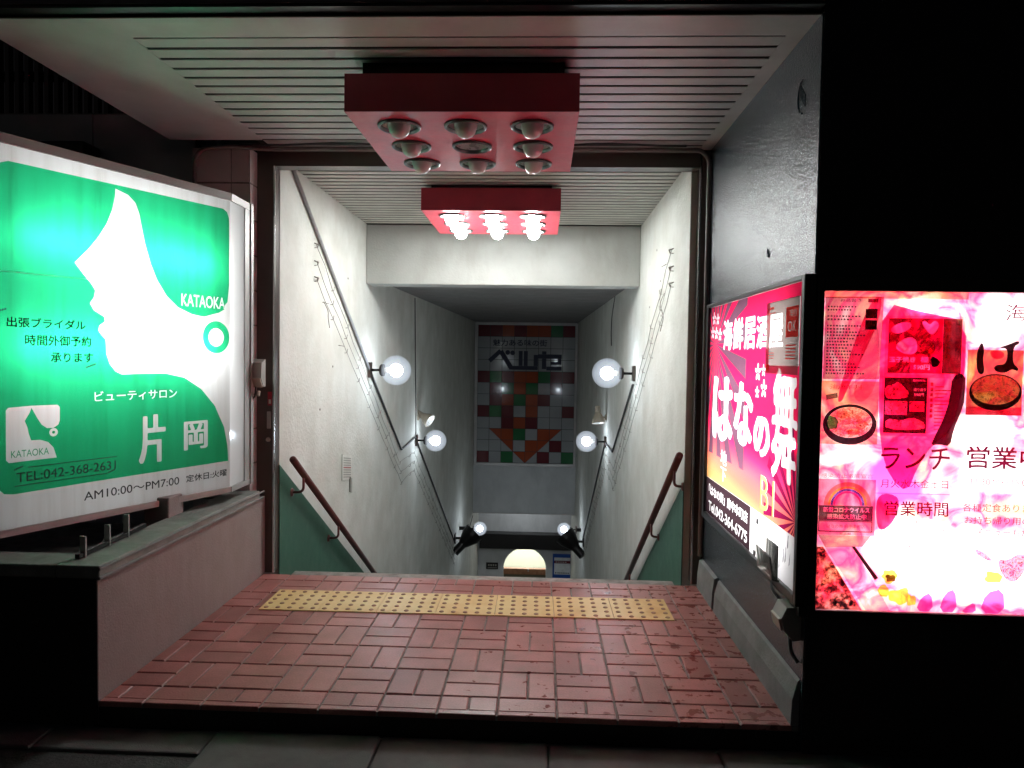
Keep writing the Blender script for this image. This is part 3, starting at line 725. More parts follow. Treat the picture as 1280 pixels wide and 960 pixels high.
GREEN = [(0.019, 1.398), (0.025, 1.426), (0.053, 1.439), (1.06, 1.453), (1.085, 1.440), (1.098, 1.41), (1.099, 1.376), (1.099, 1.065), (1.088, 0.979), (1.035, 0.921), (0.945, 0.895), (0.875, 0.903), (0.795, 0.932), (0.735, 0.981), (0.685, 1.051), (0.652, 1.121), (0.624, 1.208), (0.609, 1.278), (0.597, 1.338), (0.578, 1.385), (0.544, 1.413), (0.484, 1.428), (0.482, 1.396), (0.469, 1.334), (0.443, 1.267), (0.404, 1.202), (0.361, 1.145), (0.304, 1.083), (0.337, 1.041), (0.371, 1.004), (0.391, 0.975), (0.384, 0.944), (0.367, 0.918), (0.384, 0.889), (0.43, 0.864), (0.433, 0.844), (0.408, 0.825), (0.404, 0.804), (0.418, 0.784), (0.436, 0.767), (0.44, 0.701), (0.454, 0.659), (0.479, 0.627), (0.509, 0.613), (0.622, 0.615), (0.729, 0.614), (0.829, 0.593), (0.926, 0.535), (1.008, 0.447), (1.067, 0.332), (1.088, 0.234), (1.093, 0.154), (0.379, 0.152), (0.06, 0.149), (0.026, 0.155), (0.007, 0.177)]
LOGO = [(0.035, 0.479), (0.044, 0.489), (0.129, 0.493), (0.23, 0.492), (0.239, 0.481), (0.238, 0.426), (0.232, 0.41), (0.213, 0.398), (0.187, 0.399), (0.166, 0.415), (0.151, 0.44), (0.136, 0.47), (0.129, 0.485), (0.122, 0.466), (0.103, 0.434), (0.113, 0.408), (0.117, 0.384), (0.126, 0.355), (0.16, 0.354), (0.191, 0.342), (0.212, 0.318), (0.225, 0.275), (0.129, 0.275), (0.044, 0.274), (0.034, 0.285)]
film('sign_ink', (.012, .05, .035), body=.1); film('green_film', (0.021, 0.52, 0.215))
loops = [GREEN, LOGO, ell(.213, .380, .017), ell(.213, .380, .006)]
loops += text_loops('KATAOKA', (.815, .940, 1.072, 1.000), bold=.016)
loops += text_loops('KATAOKA', (.052, .292, .194, .320))
loops += text_loops('ビューティサロン', (.385, .496, .789, .541), bold=.012)
loops += text_loops('片', (.590, .199, .728, .424), bold=(.05, .016)) + text_loops('岡', (.827, .236, .966, .377), bold=(.045, .014))
sheet('green_print', sp, loops, 'green_film', t, .002)
sheet('ring_mark', sp, [ell(1.018, .795, .082), ell(1.018, .795, .047)], 'green_film', t, .002)
text(sp, '出張ブライダル', (.040, .803, .346, .843), 'sign_ink', t, .004, bold=.022)
text(sp, '時間外御予約', (.106, .733, .370, .776), 'sign_ink', t, .004, bold=.022)
text(sp, '承ります', (.204, .666, .378, .706), 'sign_ink', t, .004, bold=.022)
text(sp, 'TEL:042-368-2631', (.069, .194, .477, .232), 'ink', t, .004)
text(sp, 'AM10:00〜PM7:00', (.335, .076, .799, .113), 'ink', t, .004, bold=.008)
text(sp, '定休日:火曜', (.838, .078, 1.082, .114), 'ink', t, .004, bold=.018)
sheet('rule', sp, [rect(.112, .2475, .484, .2505), rect(.062, .1785, .438, .1815)], 'ink', t, .004)
def sprig(u, v, s, name):
    L = []
    for k in range(5): L.append(smooth_loop([(u + s * (.0 + k * .011), v + s * .004 * k), (u + s * (.006 + k * .011), v + s * (.012 + .004 * k)), (u + s * (.014 + k * .011), v + s * (.006 + .004 * k)), (u + s * (.006 + k * .011), v + s * (-.002 + .004 * k))], 1))
    for k, lp in enumerate(L): sheet(name, sp, [lp], 'ink', t, .004 + .0003 * k)
sprig(-.005, .855, .8, 'leaf_mark'); sprig(.345, .642, .8, 'leaf_mark'); sprig(.06, .243, .6, 'leaf_mark'); sprig(.44, .180, .6, 'leaf_mark')
noisefilm('grime_film', 1.0, [(0.42, (1, 1, 1)), (0.60, (.90, .885, .87)), (0.72, (.74, .72, .70))], 7, (16, 16, 1.1), body=.02)
sheet('grime', sp, [rect(.004, .02, SL - .004, SH - .035)], 'grime_film', t, .007)
sheet('face_crack', sp, [[(.0, 1.0135), (.355, 1.0175), (.355, 1.0195), (.0, 1.0165)]], 'paper', t, .005)

# little photo sensor box on the column
t = thing('sensor_box', 'small grey sensor box with a beige lid on the left column', 'switch box', (-1.585, 3.92, 1.1))
bm = BM(); prism_x(bm, [(3.93, 1.10), (3.90, 1.10), (3.865, 1.15), (3.875, 1.235), (3.93, 1.255)], -1.655, -1.560)
obj('body', bm, 'grey_plastic', t)
bm = BM(); prism_x(bm, [(3.897, 1.104), (3.862, 1.151), (3.853, 1.147), (3.890, 1.096)], -1.652, -1.563)
obj('lid', bm, 'beige_plastic', t)
bm = BM(); tube(bm, curve_pts([(-1.60, 3.89, 1.10), (-1.60, 3.88, 1.04), (-1.64, 3.88, 1.02), (-1.665, 3.89, 1.08), (-1.665, 3.91, 1.25)], .03), .005, 6)
obj('cable', bm, 'cable_dark', t, smooth=True)
obj('socket', lathe(BM(), [(0, .03), (.012, .028), (.012, 0)], axis_frame((-1.585, 3.89, 1.075), (0, -.4, -1)), 12), 'beige_plastic', t)

# ------------------------------------------------------------------ right: dark side wall, curb, front wall
t = thing('side_wall', 'dark charcoal rough painted wall above and below the pink lightbox', 'wall', (0.98, 3.2, 0))
bm = BM(); box(bm, .931, 1.06, 2.462, 4.034, 1.585, 2.4618)
obj('upper_panel', bm, 'dark_paint', t)
bm = BM(); box(bm, .931, 1.06, 2.462, 4.034, -.08, .433); box(bm, .933, 1.06, 3.862, 4.034, .4335, 1.5845)
obj('lower_panel', bm, 'dark_paint', t)
bm = BM()
for k in range(5): box(bm, .9285, .9305, 2.60 + .012 * k, 2.604 + .012 * k, 2.20 + .012 * k, 2.245 + .012 * k)
ring = [(2.63 + .040 * math.cos(R(a)), 2.245 + .06 * math.sin(R(a))) for a in range(-90, 100, 10)]
tube(bm, [(.930, y_, z_) for y_, z_ in ring], .0025, 6); tube(bm, [(.929, 2.96, 1.715), (.9265, 2.965, 1.735), (.929, 2.975, 1.75)], [.008, .004, .002], 6)
obj('scar', bm, 'dark_paint', t)
bm = BM(); prism_y(bm, [(.901, -.004), (.905, .09), (.921, .155), (.930, .165), (.930, -.004)], YF + .004, 3.60); prism_y(bm, [(.901, -.004), (.903, .08), (.913, .155), (.930, .165), (.930, -.004)], 3.64, 3.984)
one('skirting', bm, 'concrete', 'grey concrete skirting along the foot of the dark right wall', 'skirting', (.92, 3.2, 0))
t = thing('front_wall', 'black street front wall around the bright menu lightbox', 'wall', (2.5, 2.55, 0))
bm = BM(); box(bm, .936, 7, 2.456, 2.85, 1.575, 3.4); box(bm, .936, 7, 2.456, 2.85, -.09, .395); box(bm, 2.36, 7, 2.458, 2.85, .3955, 1.5745)
obj('wall', bm, 'black_wall', t)

# ------------------------------------------------------------------ right side lightbox (pub name)
pd = Plane((.905, 3.86, 0), (0, -1, 0), (0, 0, 1), (-1, 0, 0))
t = thing('pub_sign', 'lit pink and red pub sign with big white lettering on the right side wall', 'lightbox sign', (.93, 3.15, .45))
me = bpy.data.meshes.new('face'); me.from_pydata([tuple(pd.p(u, v)) for u, v in rect(.035, .468, 1.395, 1.568)], [], [(0, 1, 2, 3)])
link_mesh('face', me, 'face_white', t)
bm = BM()
for a in ((3.822, 3.860, .436, 1.583), (2.440, 2.468, .436, 1.583)): box(bm, .890, .9305, a[0], a[1], a[2], a[3], .003)
for a in ((.436, .470), (1.566, 1.583)): box(bm, .8905, .930, 2.4685, 3.8215, a[0], a[1], .003)
box(bm, .906, .9335, 2.447, 2.4675, .40, 1.58)
obj('frame', bm, 'black_metal', t)
bm = BM(); box(bm, 1.028, 1.034, 2.57, 3.82, .47, 1.566); box(bm, .9065, 1.03, 2.57, 3.82, .464, .4695); box(bm, .9065, 1.03, 2.57, 3.82, 1.5665, 1.572); box(bm, .9065, 1.03, 3.8225, 3.828, .47, 1.566)
hexa(bm, [(1.03, 2.57, .47), (.96, 2.56, .47), (.96, 2.56, 1.566), (1.03, 2.57, 1.566)], [(1.033, 2.575, .47), (.96, 2.566, .47), (.96, 2.566, 1.566), (1.033, 2.575, 1.566)])
hexa(bm, [(.958, 2.56, .47), (.908, 2.47, .47), (.908, 2.47, 1.566), (.958, 2.56, 1.566)], [(.961, 2.557, .47), (.911, 2.468, .47), (.911, 2.468, 1.566), (.961, 2.557, 1.566)])
obj('casing', bm, 'lightbox_inside', t)
for v_ in (.60, .80, 1.0, 1.2, 1.42):
    obj('fluorescent_tube', tube(BM(), [pd.p(.10, v_, -.085), pd.p(1.22, v_, -.085)], .012, 8), 'tube_side', t, smooth=True)
# pink print: sun rays and an orange glow printed around the lettering
def pink_sock(nt):
    g = N(nt, 'ShaderNodeNewGeometry'); s = N(nt, 'ShaderNodeSeparateXYZ'); nt.links.new(g.outputs['Position'], s.inputs[0])
    def math_(op, a, b=None, c=None):
        n = N(nt, 'ShaderNodeMath', operation=op)
        for k, v in enumerate((a, b, c)):
            if v is None: continue
            if isinstance(v, (int, float)): n.inputs[k].default_value = v
            else: nt.links.new(v, n.inputs[k])
        return n.outputs[0]
    U = math_('SUBTRACT', 3.86, s.outputs[1]); V = s.outputs[2]
    def fan(uc, vc, nray, th, r):
        du = math_('SUBTRACT', U, uc); dv = math_('SUBTRACT', V, vc)
        a = math_('ARCTAN2', dv, du); w = math_('GREATER_THAN', math_('SINE', math_('MULTIPLY', a, nray)), th)
        d = math_('SQRT', math_('ADD', math_('MULTIPLY', du, du), math_('MULTIPLY', dv, dv)))
        return math_('MULTIPLY', w, math_('LESS_THAN', d, r))
    f1 = math_('MULTIPLY', fan(.16, 1.37, 22, -.1, .9), math_('LESS_THAN', U, .715)); f1 = math_('MULTIPLY', f1, math_('GREATER_THAN', V, .80))
    f2_ = math_('MULTIPLY', fan(1.37, .72, 22, 0, .36), math_('GREATER_THAN', V, .665))
    gl = math_('ADD', math_('MULTIPLY', U, .10), math_('MULTIPLY', V, 1.0))
    base = ramp(nt, gl, [(0.70, (1.0, 0.55, 0.20)), (0.80, (1.0, 0.24, 0.16)), (0.95, (1.0, 0.045, 0.17)), (1.0, (0.86, 0.020, 0.105))])
    m1 = N(nt, 'ShaderNodeMix', data_type='RGBA'); nt.links.new(f1, m1.inputs[0]); nt.links.new(base, m1.inputs[6]); m1.inputs[7].default_value = (.17, .075, .12, 1)
    m2 = N(nt, 'ShaderNodeMix', data_type='RGBA'); nt.links.new(f2_, m2.inputs[0]); nt.links.new(m1.outputs[2], m2.inputs[6]); m2.inputs[7].default_value = (.28, .01, .07, 1)
    return m2.outputs[2]
film('pink_film', colsock=pink_sock)
film('strip_film', (.05, .028, .035)); film('gold_film', (1, .62, .18))
loops = [rect(.04, .664, 1.39, 1.564), rect(1.022, 1.268, 1.353, 1.513)]  # second loop: opening added behind the notice so backlight reaches its paper
for ch, bb in (('海', (.318, 1.335, .482, 1.484)), ('鮮', (.496, 1.335, .660, 1.482)), ('居', (.676, 1.335, .842, 1.477)), ('酒', (.856, 1.335, 1.014, 1.472))): loops += text_loops(ch, bb, bold=.035)
for ch, bb in (('は', (.135, .885, .520, 1.205)), ('な', (.540, .905, .835, 1.190)), ('の', (.850, .895, 1.062, 1.062)), ('舞', (1.085, .838, 1.352, 1.262))): loops += text_loops(ch, bb, bold=(.034, .010) if ch == '舞' else (.060, .026), wob=.008)
def flower(u, v, s):
    out = []
    for k in range(5):
        a = R(90 + 72 * k); cu, cv = u + s * .62 * math.cos(a), v + s * .62 * math.sin(a)
        out.append([(cu + s * .42 * math.cos(R(b)) * math.cos(a) - s * .24 * math.sin(R(b)) * math.sin(a), cv + s * .42 * math.cos(R(b)) * math.sin(a) + s * .24 * math.sin(R(b)) * math.cos(a)) for b in range(0, 360, 30)])
    return out
for u, v, s in ((.122, 1.503, .034), (.198, 1.496, .030), (.100, 1.43, .033), (.175, 1.425, .033), (.250, 1.415, .033), (.89, 1.238, .038), (.962, 1.246, .026), (.972, 1.172, .038), (.886, 1.154, .026)): loops += flower(u, v, s)
loops += text_loops('地下', (.325, .69, .435, .845), bold=.014, vertical=True)
loops += text_loops('B1', (.965, .685, 1.135, .822), bold=.0)
sheet('pink_print', pd, loops, 'pink_film', t, -(-.002))
sheet('gold_lettering', pd, text_loops('B1', (.965, .685, 1.135, .822), bold=.0), 'gold_film', t, .003)
sheet('address_strip', pd, [rect(.04, .472, .838, .662)] + text_loops('「はなの舞」府中本町店', (.10, .578, .80, .632), bold=.03) + text_loops('Tel.042-364-6775', (.10, .492, .80, .545), bold=.03), 'strip_film', t, .002)
noisefilm('smudge_film', 30, [(0.40, (.22, .22, .23)), (0.6, (.62, .62, .64))])
sk = []
for k in range(11):
    u, v = 1.10 + .021 * k, .505 + .035 * math.sin(k * 2.3) + .007 * k
    sk.append([(u, v), (u + .008, v + .045 + .02 * math.sin(k)), (u + .016, v + .055), (u + .013, v + .01)])
sheet('printed_sketch', pd, sk, 'smudge_film', t, .003)
sheet('printed_square', pd, [rect(.925, .612, .955, .635), rect(.895, .472, .925, .495)], 'ink', t, .003)
# notice stuck on it
nt_ = thing('ok_notice', 'grey paper notice with a red OK panel taped on the pink pub sign', 'notice', (.90, 2.68, 1.23))
film('grey_paper_film', (.30, .245, .225), body=.3)
sheet('paper', pd, [rect(.998, 1.236, 1.355, 1.515)] + text_loops('屋', (1.030, 1.335, 1.195, 1.466), bold=.035), 'grey_paper_film', nt_, .006)  # letter cut out to imitate the backlit print showing through
surf('notice_red', (.62, .06, .05), None, .6)
o = sheet('red_panel', pd, [rect(1.225, 1.372, 1.350, 1.482)] + text_loops('OK', (1.245, 1.392, 1.33, 1.430)) + text_loops('喫煙', (1.262, 1.445, 1.335, 1.472)), film('red_paper_film', (.75, .06, .05), body=.5), nt_, .007)
sheet('printed_text', pd, [rect(1.04, 1.485, 1.09, 1.495), rect(1.03, 1.47, 1.11, 1.473)] + [rect(1.23, 1.34 - .012 * k, 1.33, 1.345 - .012 * k) for k in range(5)] + [rect(1.03, 1.315 - .01 * k, 1.10, 1.318 - .01 * k) for k in range(3)], 'red_paper_film', nt_, .0075)
sheet('stamp', pd, [rect(1.008, 1.245, 1.045, 1.272)], 'red_paper_film', nt_, .0075)
# leaflet holder and sensor box below
t = thing('leaflet_holder', 'clear plastic holder clipped under the pink pub sign', 'holder', (.89, 2.70, .49))
clr = nodes_of('clear_plastic'); tb = N(clr[1], 'ShaderNodeBsdfTransparent'); tb.inputs[0].default_value = (.97, .965, .94, 1)
dfs = N(clr[1], 'ShaderNodeBsdfTranslucent'); dfs.inputs[0].default_value = (.8, .78, .7, 1); mxx = N(clr[1], 'ShaderNodeMixShader'); mxx.inputs[0].default_value = .05
clr[1].links.new(tb.outputs[0], mxx.inputs[1]); clr[1].links.new(dfs.outputs[0], mxx.inputs[2]); clr[1].links.new(gloss_over(clr[1], mxx.outputs[0], .1), clr[2].inputs[0])
bm = BM(); prism_y(bm, [(.889, .47), (.862, .478), (.85, .565), (.856, .566), (.867, .485), (.889, .479)], 2.60, 2.78)
obj('tray', bm, 'clear_plastic', t)
bm = BM(); box(bm, .884, .8895, 2.62, 2.76, .48, .60); obj('back_plate', bm, 'clear_plastic', t)
t = thing('timer_box', 'small beige box with a cable on the right wall below the pink sign', 'switch box', (.89, 2.53, .3))
bm = BM(); prism_y(bm, [(.931, .30), (.905, .295), (.872, .335), (.862, .375), (.88, .415), (.931, .418)], 2.49, 2.585)
obj('body', bm, 'grey_plastic', t)
bm = BM(); prism_y(bm, [(.871, .334), (.861, .376), (.854, .372), (.864, .330)], 2.495, 2.58); obj('lid', bm, 'beige_plastic', t)
bm = BM(); tube(bm, curve_pts([(.90, 2.60, .40), (.88, 2.66, .43), (.90, 2.70, .45)], .04), .006, 6); obj('cable', bm, 'cable_dark', t, smooth=True); bm = BM(); tube(bm, curve_pts([(.905, 2.52, .30), (.905, 2.51, .25), (.925, 2.49, .22)], .03), .007, 6)
obj('cable', bm, 'cable_dark', t, smooth=True)

# ------------------------------------------------------------------ right front lightbox (menu)
pf = Plane((0, 2.45, 0), (1, 0, 0), (0, 0, 1), (0, -1, 0))
t = thing('menu_lightbox', 'bright pink menu lightbox with food pictures facing the street', 'lightbox sign', (1.6, 2.45, .42))
FXR = 2.30
me = bpy.data.meshes.new('face'); me.from_pydata([tuple(pf.p(u, v)) for u, v in rect(.949, .42, FXR, 1.536)], [], [(0, 1, 2, 3)])
link_mesh('face', me, 'face_white', t)
bm = BM()
box(bm, .9345, .9575, 2.436, 2.4555, .396, 1.574, .002); box(bm, FXR - .006, FXR + .05, 2.436, 2.4555, .396, 1.574, .002)
box(bm, .958, FXR - .0065, 2.436, 2.4555, .396, .428, .002); box(bm, .958, FXR - .0065, 2.436, 2.4555, 1.526, 1.574, .002)
obj('frame', bm, 'black_metal', t)
bm = BM(); box(bm, .962, FXR, 2.552, 2.556, .40, 1.57); box(bm, .962, FXR, 2.4515, 2.552, .412, .419); box(bm, .962, FXR, 2.4515, 2.552, 1.537, 1.544); box(bm, FXR - .004, FXR, 2.4515, 2.552, .42, 1.536); box(bm, .946, .950, 2.452, 2.552, .42, 1.536)
obj('casing', bm, 'lightbox_inside', t)
for v_ in (.50, .66, .84, 1.05, 1.27, 1.46):
    obj('fluorescent_tube', tube(BM(), [pf.p(.985, v_, -.07), pf.p(FXR - .04, v_, -.07)], .012, 8), 'tube_front', t, smooth=True)
# printed transparency: layers of coloured film
def wavefilm(name, stops, sc=4.0, seed=0.0, st=(1, 1, 1)):
    def cs(nt):
        g = N(nt, 'ShaderNodeNewGeometry'); mp = N(nt, 'ShaderNodeMapping'); mp.inputs['Location'].default_value = (seed, seed, seed); mp.inputs['Scale'].default_value = st
        nt.links.new(g.outputs['Position'], mp.inputs['Vector'])
        n = N(nt, 'ShaderNodeTexNoise'); n.inputs['Scale'].default_value = sc; n.inputs['Detail'].default_value = 5; n.inputs['Distortion'].default_value = 1.2
        nt.links.new(mp.outputs[0], n.inputs['Vector']); return ramp(nt, n.outputs['Fac'], stops)
    return film(name, colsock=cs)
def picture_sock(nt):
    """printed picture: pink and salmon swirls with soft white patches and magenta patches where the photograph on it is pale or deep; the low white ones also paint in blown-out light"""
    g = N(nt, 'ShaderNodeNewGeometry'); pos = g.outputs['Position']
    n = N(nt, 'ShaderNodeTexNoise'); n.inputs['Scale'].default_value = 7.0; n.inputs['Detail'].default_value = 6; n.inputs['Distortion'].default_value = 1.4
    nt.links.new(pos, n.inputs['Vector'])
    col = ramp(nt, n.outputs['Fac'], [(0.30, (1, .80, .82)), (0.42, (1, .32, .42)), (0.50, (1, .07, .23)), (0.57, (1, .24, .30)), (0.64, (1, .52, .36)), (0.75, (1, .86, .84))])
    n2_ = N(nt, 'ShaderNodeTexNoise'); n2_.inputs['Scale'].default_value = 6.0; n2_.inputs['Detail'].default_value = 5; nt.links.new(pos, n2_.inputs['Vector'])
    wv = N(nt, 'ShaderNodeVectorMath', operation='SUBTRACT'); nt.links.new(n2_.outputs['Color'], wv.inputs[0]); wv.inputs[1].default_value = (.5, .5, .5)
    ws = N(nt, 'ShaderNodeVectorMath', operation='SCALE'); nt.links.new(wv.outputs[0], ws.inputs[0]); ws.inputs['Scale'].default_value = .22
    wp = N(nt, 'ShaderNodeVectorMath', operation='ADD'); nt.links.new(pos, wp.inputs[0]); nt.links.new(ws.outputs[0], wp.inputs[1])
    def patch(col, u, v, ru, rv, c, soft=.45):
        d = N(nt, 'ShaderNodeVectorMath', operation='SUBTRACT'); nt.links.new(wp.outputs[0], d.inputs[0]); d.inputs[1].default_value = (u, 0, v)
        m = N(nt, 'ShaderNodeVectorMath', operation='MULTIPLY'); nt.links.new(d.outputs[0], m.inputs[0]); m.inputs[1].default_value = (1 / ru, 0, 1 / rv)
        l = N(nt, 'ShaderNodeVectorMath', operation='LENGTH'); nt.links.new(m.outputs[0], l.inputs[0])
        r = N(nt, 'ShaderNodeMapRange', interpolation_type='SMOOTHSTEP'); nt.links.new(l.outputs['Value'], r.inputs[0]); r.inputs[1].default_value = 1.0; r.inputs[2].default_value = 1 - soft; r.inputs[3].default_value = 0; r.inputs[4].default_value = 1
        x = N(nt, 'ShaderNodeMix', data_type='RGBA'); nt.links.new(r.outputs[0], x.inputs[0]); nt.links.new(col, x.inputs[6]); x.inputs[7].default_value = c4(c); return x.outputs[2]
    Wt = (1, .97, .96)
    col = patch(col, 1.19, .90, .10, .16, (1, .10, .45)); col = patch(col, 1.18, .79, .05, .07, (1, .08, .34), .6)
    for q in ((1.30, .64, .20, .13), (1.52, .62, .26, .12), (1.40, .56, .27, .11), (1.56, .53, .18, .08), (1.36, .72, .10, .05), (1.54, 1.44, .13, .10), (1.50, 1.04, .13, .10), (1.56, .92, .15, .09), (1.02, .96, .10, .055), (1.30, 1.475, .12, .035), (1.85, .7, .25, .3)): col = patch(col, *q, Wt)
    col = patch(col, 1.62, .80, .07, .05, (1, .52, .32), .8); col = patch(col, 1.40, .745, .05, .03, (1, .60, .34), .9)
    return col
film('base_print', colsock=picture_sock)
wavefilm('magenta_print', [(0.32, (1, .05, .24)), (0.5, (1, .11, .38)), (0.62, (.85, .022, .15)), (0.75, (1, .26, .46))], 7, 1.0)
wavefilm('salmon_print', [(0.35, (1, .35, .22)), (0.6, (1, .55, .42)), (0.75, (1, .8, .72))], 9, 5.0)
wavefilm('red_print', [(0.3, (.34, .006, .06)), (0.5, (.62, .010, .14)), (0.6, (.20, .004, .03)), (0.75, (.12, .003, .02))], 14, 2.0)
wavefilm('dark_print', [(0.35, (.05, .004, .012)), (0.65, (.11, .008, .028))], 20, 2.0)
wavefilm('brown_print', [(0.35, (.10, .06, .03)), (0.65, (.20, .12, .06))], 14, 6.0)
wavefilm('band_print', [(0.3, (.040, .010, .016)), (0.7, (.085, .018, .03))], 12, 7.0)
wavefilm('tan_print', [(0.3, (.34, .21, .09)), (0.7, (.52, .36, .17))], 9, 4.0)
wavefilm('food_orange', [(0.3, (.50, .22, .08)), (0.43, (.62, .38, .20)), (0.52, (.66, .50, .36)), (0.60, (.30, .13, .06)), (0.72, (.62, .50, .34))], 62, 4.0)
wavefilm('food_pale', [(0.30, (.9, .16, .12)), (0.42, (.62, .20, .14)), (0.50, (.88, .56, .46)), (0.58, (.55, .10, .09)), (0.68, (.25, .11, .04))], 60, 8.0)
wavefilm('food_pink', [(0.32, (.25, .01, .05)), (0.42, (.85, .10, .24)), (0.50, (.9, .30, .42)), (0.58, (.75, .22, .26)), (0.68, (.15, .005, .02))], 75, 9.0)
wavefilm('paper_print', [(0.3, (.46, .37, .34)), (0.7, (.36, .27, .26))], 6, 3.5)
wavefilm('pink_paper', [(0.3, (.72, .34, .46)), (0.7, (.62, .24, .38))], 9, 2.5)
noisefilm('rock_print', 46, [(0.40, (.02, .004, .006)), (0.48, (.30, .06, .05)), (0.58, (.75, .28, .22)), (0.72, (1, .6, .5))], 8)
film('crimson_film', (.17, .004, .03)); film('red_ink_film', (.42, .012, .06)); film('leaf_print', (.12, .55, .14)); film('yellow_print', (1, .85, .10)); film('dim_film', (.22, .20, .20)); film('grey_print', (.40, .33, .34)); film('strip_print', (1, .55, .70)); film('ink_film', (.03, .01, .015)); film('mauve_print', (.80, .12, .50))
pic = lambda name, loops, mat, d: sheet(name, pf, loops, mat, t, d)
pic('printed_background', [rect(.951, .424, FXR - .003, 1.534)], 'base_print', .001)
pic('printed_glow', [rect(.951, 1.502, 1.44, 1.5335)], 'salmon_print', .0016)
pic('printed_ribbon', [smooth_loop([(1.134, 1.511), (1.155, 1.506), (1.143, 1.417), (1.084, 1.279), (1.043, 1.182), (1.029, 1.146), (1.011, 1.152), (1.048, 1.296), (1.101, 1.458)], 2)], 'magenta_print', .002)
pic('printed_ribbon', [smooth_loop([(1.158, 1.49), (1.15, 1.232), (1.162, 1.0), (1.20, .89), (1.26, .84), (1.29, .93), (1.34, 1.012), (1.40, 1.05), (1.437, 1.225), (1.436, 1.43), (1.30, 1.455)], 1)], 'magenta_print', .0025)
pic('printed_ribbon', [smooth_loop([(1.105, 1.40), (1.150, 1.42), (1.148, 1.21), (1.10, 1.14), (1.06, 1.17)], 2)], 'strip_print', .003)
pic('printed_ribbon', [smooth_loop([(1.16, .84), (1.24, .83), (1.22, .74), (1.17, .70), (1.155, .76)], 2)], 'magenta_print', .003)
pic('printed_band', [smooth_loop([(1.395, 1.248), (1.438, 1.252), (1.439, 1.19), (1.436, 1.141), (1.406, 1.063), (1.396, 1.002), (1.360, 1.010), (1.330, 1.004), (1.345, 1.040), (1.372, 1.10), (1.388, 1.16)], 1)], 'band_print', .0035)
pic('printed_rock', [[(.951, .646), (.982, .648), (1.119, .430), (.951, .430)]], 'rock_print', .003)
pic('printed_board', [[(.962, .690), (.988, .648), (1.081, .65), (1.179, .494), (1.215, .430), (1.132, .430), (1.047, .56)]], 'strip_print', .0034)
pic('printed_knife', [[(1.078, .65), (1.090, .651), (1.171, .544), (1.160, .536)]], 'ink_film', .004)
for u0, v0, u1, v1 in ((1.300, .432, 1.360, .500), (1.378, .432, 1.440, .515), (1.452, .432, 1.505, .470), (1.515, .432, 1.60, .520)):
    pic('printed_block', [smooth_loop([(u0, v0), (u1, v0), (u1 - .008, v1), (u0 + .018, v1 - .018)], 1)], 'mauve_print', .0034)
for k, (u, v, a, b) in enumerate(((1.208, .552, .028, .022), (1.248, .483, .034, .026), (1.558, .555, .030, .020), (1.285, .470, .016, .02), (1.19, .50, .02, .02))):
    pic('printed_lemon', [blob(u, v, a, b, k + 2, .5)], 'yellow_print', .0038)
pic('printed_shell', [smooth_loop([(1.487, .655), (1.524, .643), (1.55, .618), (1.544, .610), (1.5, .632)], 2)], 'food_pink', .004)
pic('printed_shell', [smooth_loop([(1.568, .622), (1.60, .615), (1.641, .645), (1.675, .628), (1.65, .56), (1.614, .536), (1.579, .575)], 2)], 'food_pink', .004)
pic('printed_herb', [blob(1.213, .545, .016, .014, 5, .6)], 'brown_print', .0045)
pic('printed_mat', [rect(1.444, 1.112, 1.628, 1.333)], 'tan_print', .002)
pic('printed_mat_stripe', [rect(1.444, 1.112, 1.628, 1.140)], 'magenta_print', .0028)
pic('printed_bowl', [ell(1.539, 1.190, .087, .062), ell(1.539, 1.198, .079, .050)], 'ink_film', .0035)
pic('printed_food', [blob(1.539, 1.198, .079, .050, 3, .0)], 'food_orange', .003)
pic('printed_accent', [smooth_loop([(1.513, 1.334), (1.563, 1.329), (1.564, 1.306), (1.526, 1.300)], 2)], 'magenta_print', .003)
HA = [[(1.487, 1.362), (1.497, 1.335), (1.492, 1.300), (1.500, 1.262), (1.492, 1.248), (1.476, 1.256), (1.470, 1.300), (1.474, 1.335)],
      [(1.540, 1.340), (1.575, 1.352), (1.606, 1.366), (1.612, 1.356), (1.592, 1.346), (1.590, 1.290), (1.612, 1.272), (1.608, 1.262), (1.588, 1.270), (1.570, 1.256), (1.540, 1.258), (1.528, 1.272), (1.540, 1.284), (1.570, 1.284), (1.574, 1.340)]]
for lp in HA: sheet('brush_lettering', pf, [smooth_loop(lp, 2)], 'ink_film', t, .005)
text(pf, 'なの舞', (1.66, 1.235, 2.15, 1.375), 'ink_film', t, .005, bold=.04)
text(pf, '海鮮居酒屋', (1.562, 1.432, 1.95, 1.487), 'crimson_film', t, .005)
text(pf, 'ランチ', (1.166, .922, 1.396, .998), 'crimson_film', t, .006, bold=.014, wob=.003)
text(pf, '営業中', (1.452, .930, 1.70, 1.006), 'crimson_film', t, .006, bold=.014, wob=.003)
text(pf, '月火水木金土日', (1.167, .858, 1.393, .887), 'crimson_film', t, .006)
text(pf, '11:30から15:00まで', (1.468, .872, 1.73, .899), 'red_ink_film', t, .006)
text(pf, '営業時間', (1.183, .762, 1.397, .812), 'crimson_film', t, .006, bold=.014, wob=.002)
for body, bb in (('11:30開店', (1.262, .731, 1.352, .749)), ('23:00フードラスト', (1.215, .702, 1.393, .723)), ('23:30ドリンクラスト', (1.207, .674, 1.397, .696)), ('24:00閉店', (1.250, .648, 1.356, .669))):
    text(pf, body, bb, 'red_ink_film', t, .006)
for body, bb in (('各種定食あります', (1.444, .782, 1.70, .810)), ('お持ち帰り用の', (1.452, .740, 1.67, .766)), ('メニューもたくさん', (1.490, .700, 1.76, .725)), ('ご注文まってます', (1.462, .662, 1.70, .684))):
    text(pf, body, bb, 'red_ink_film', t, .006)
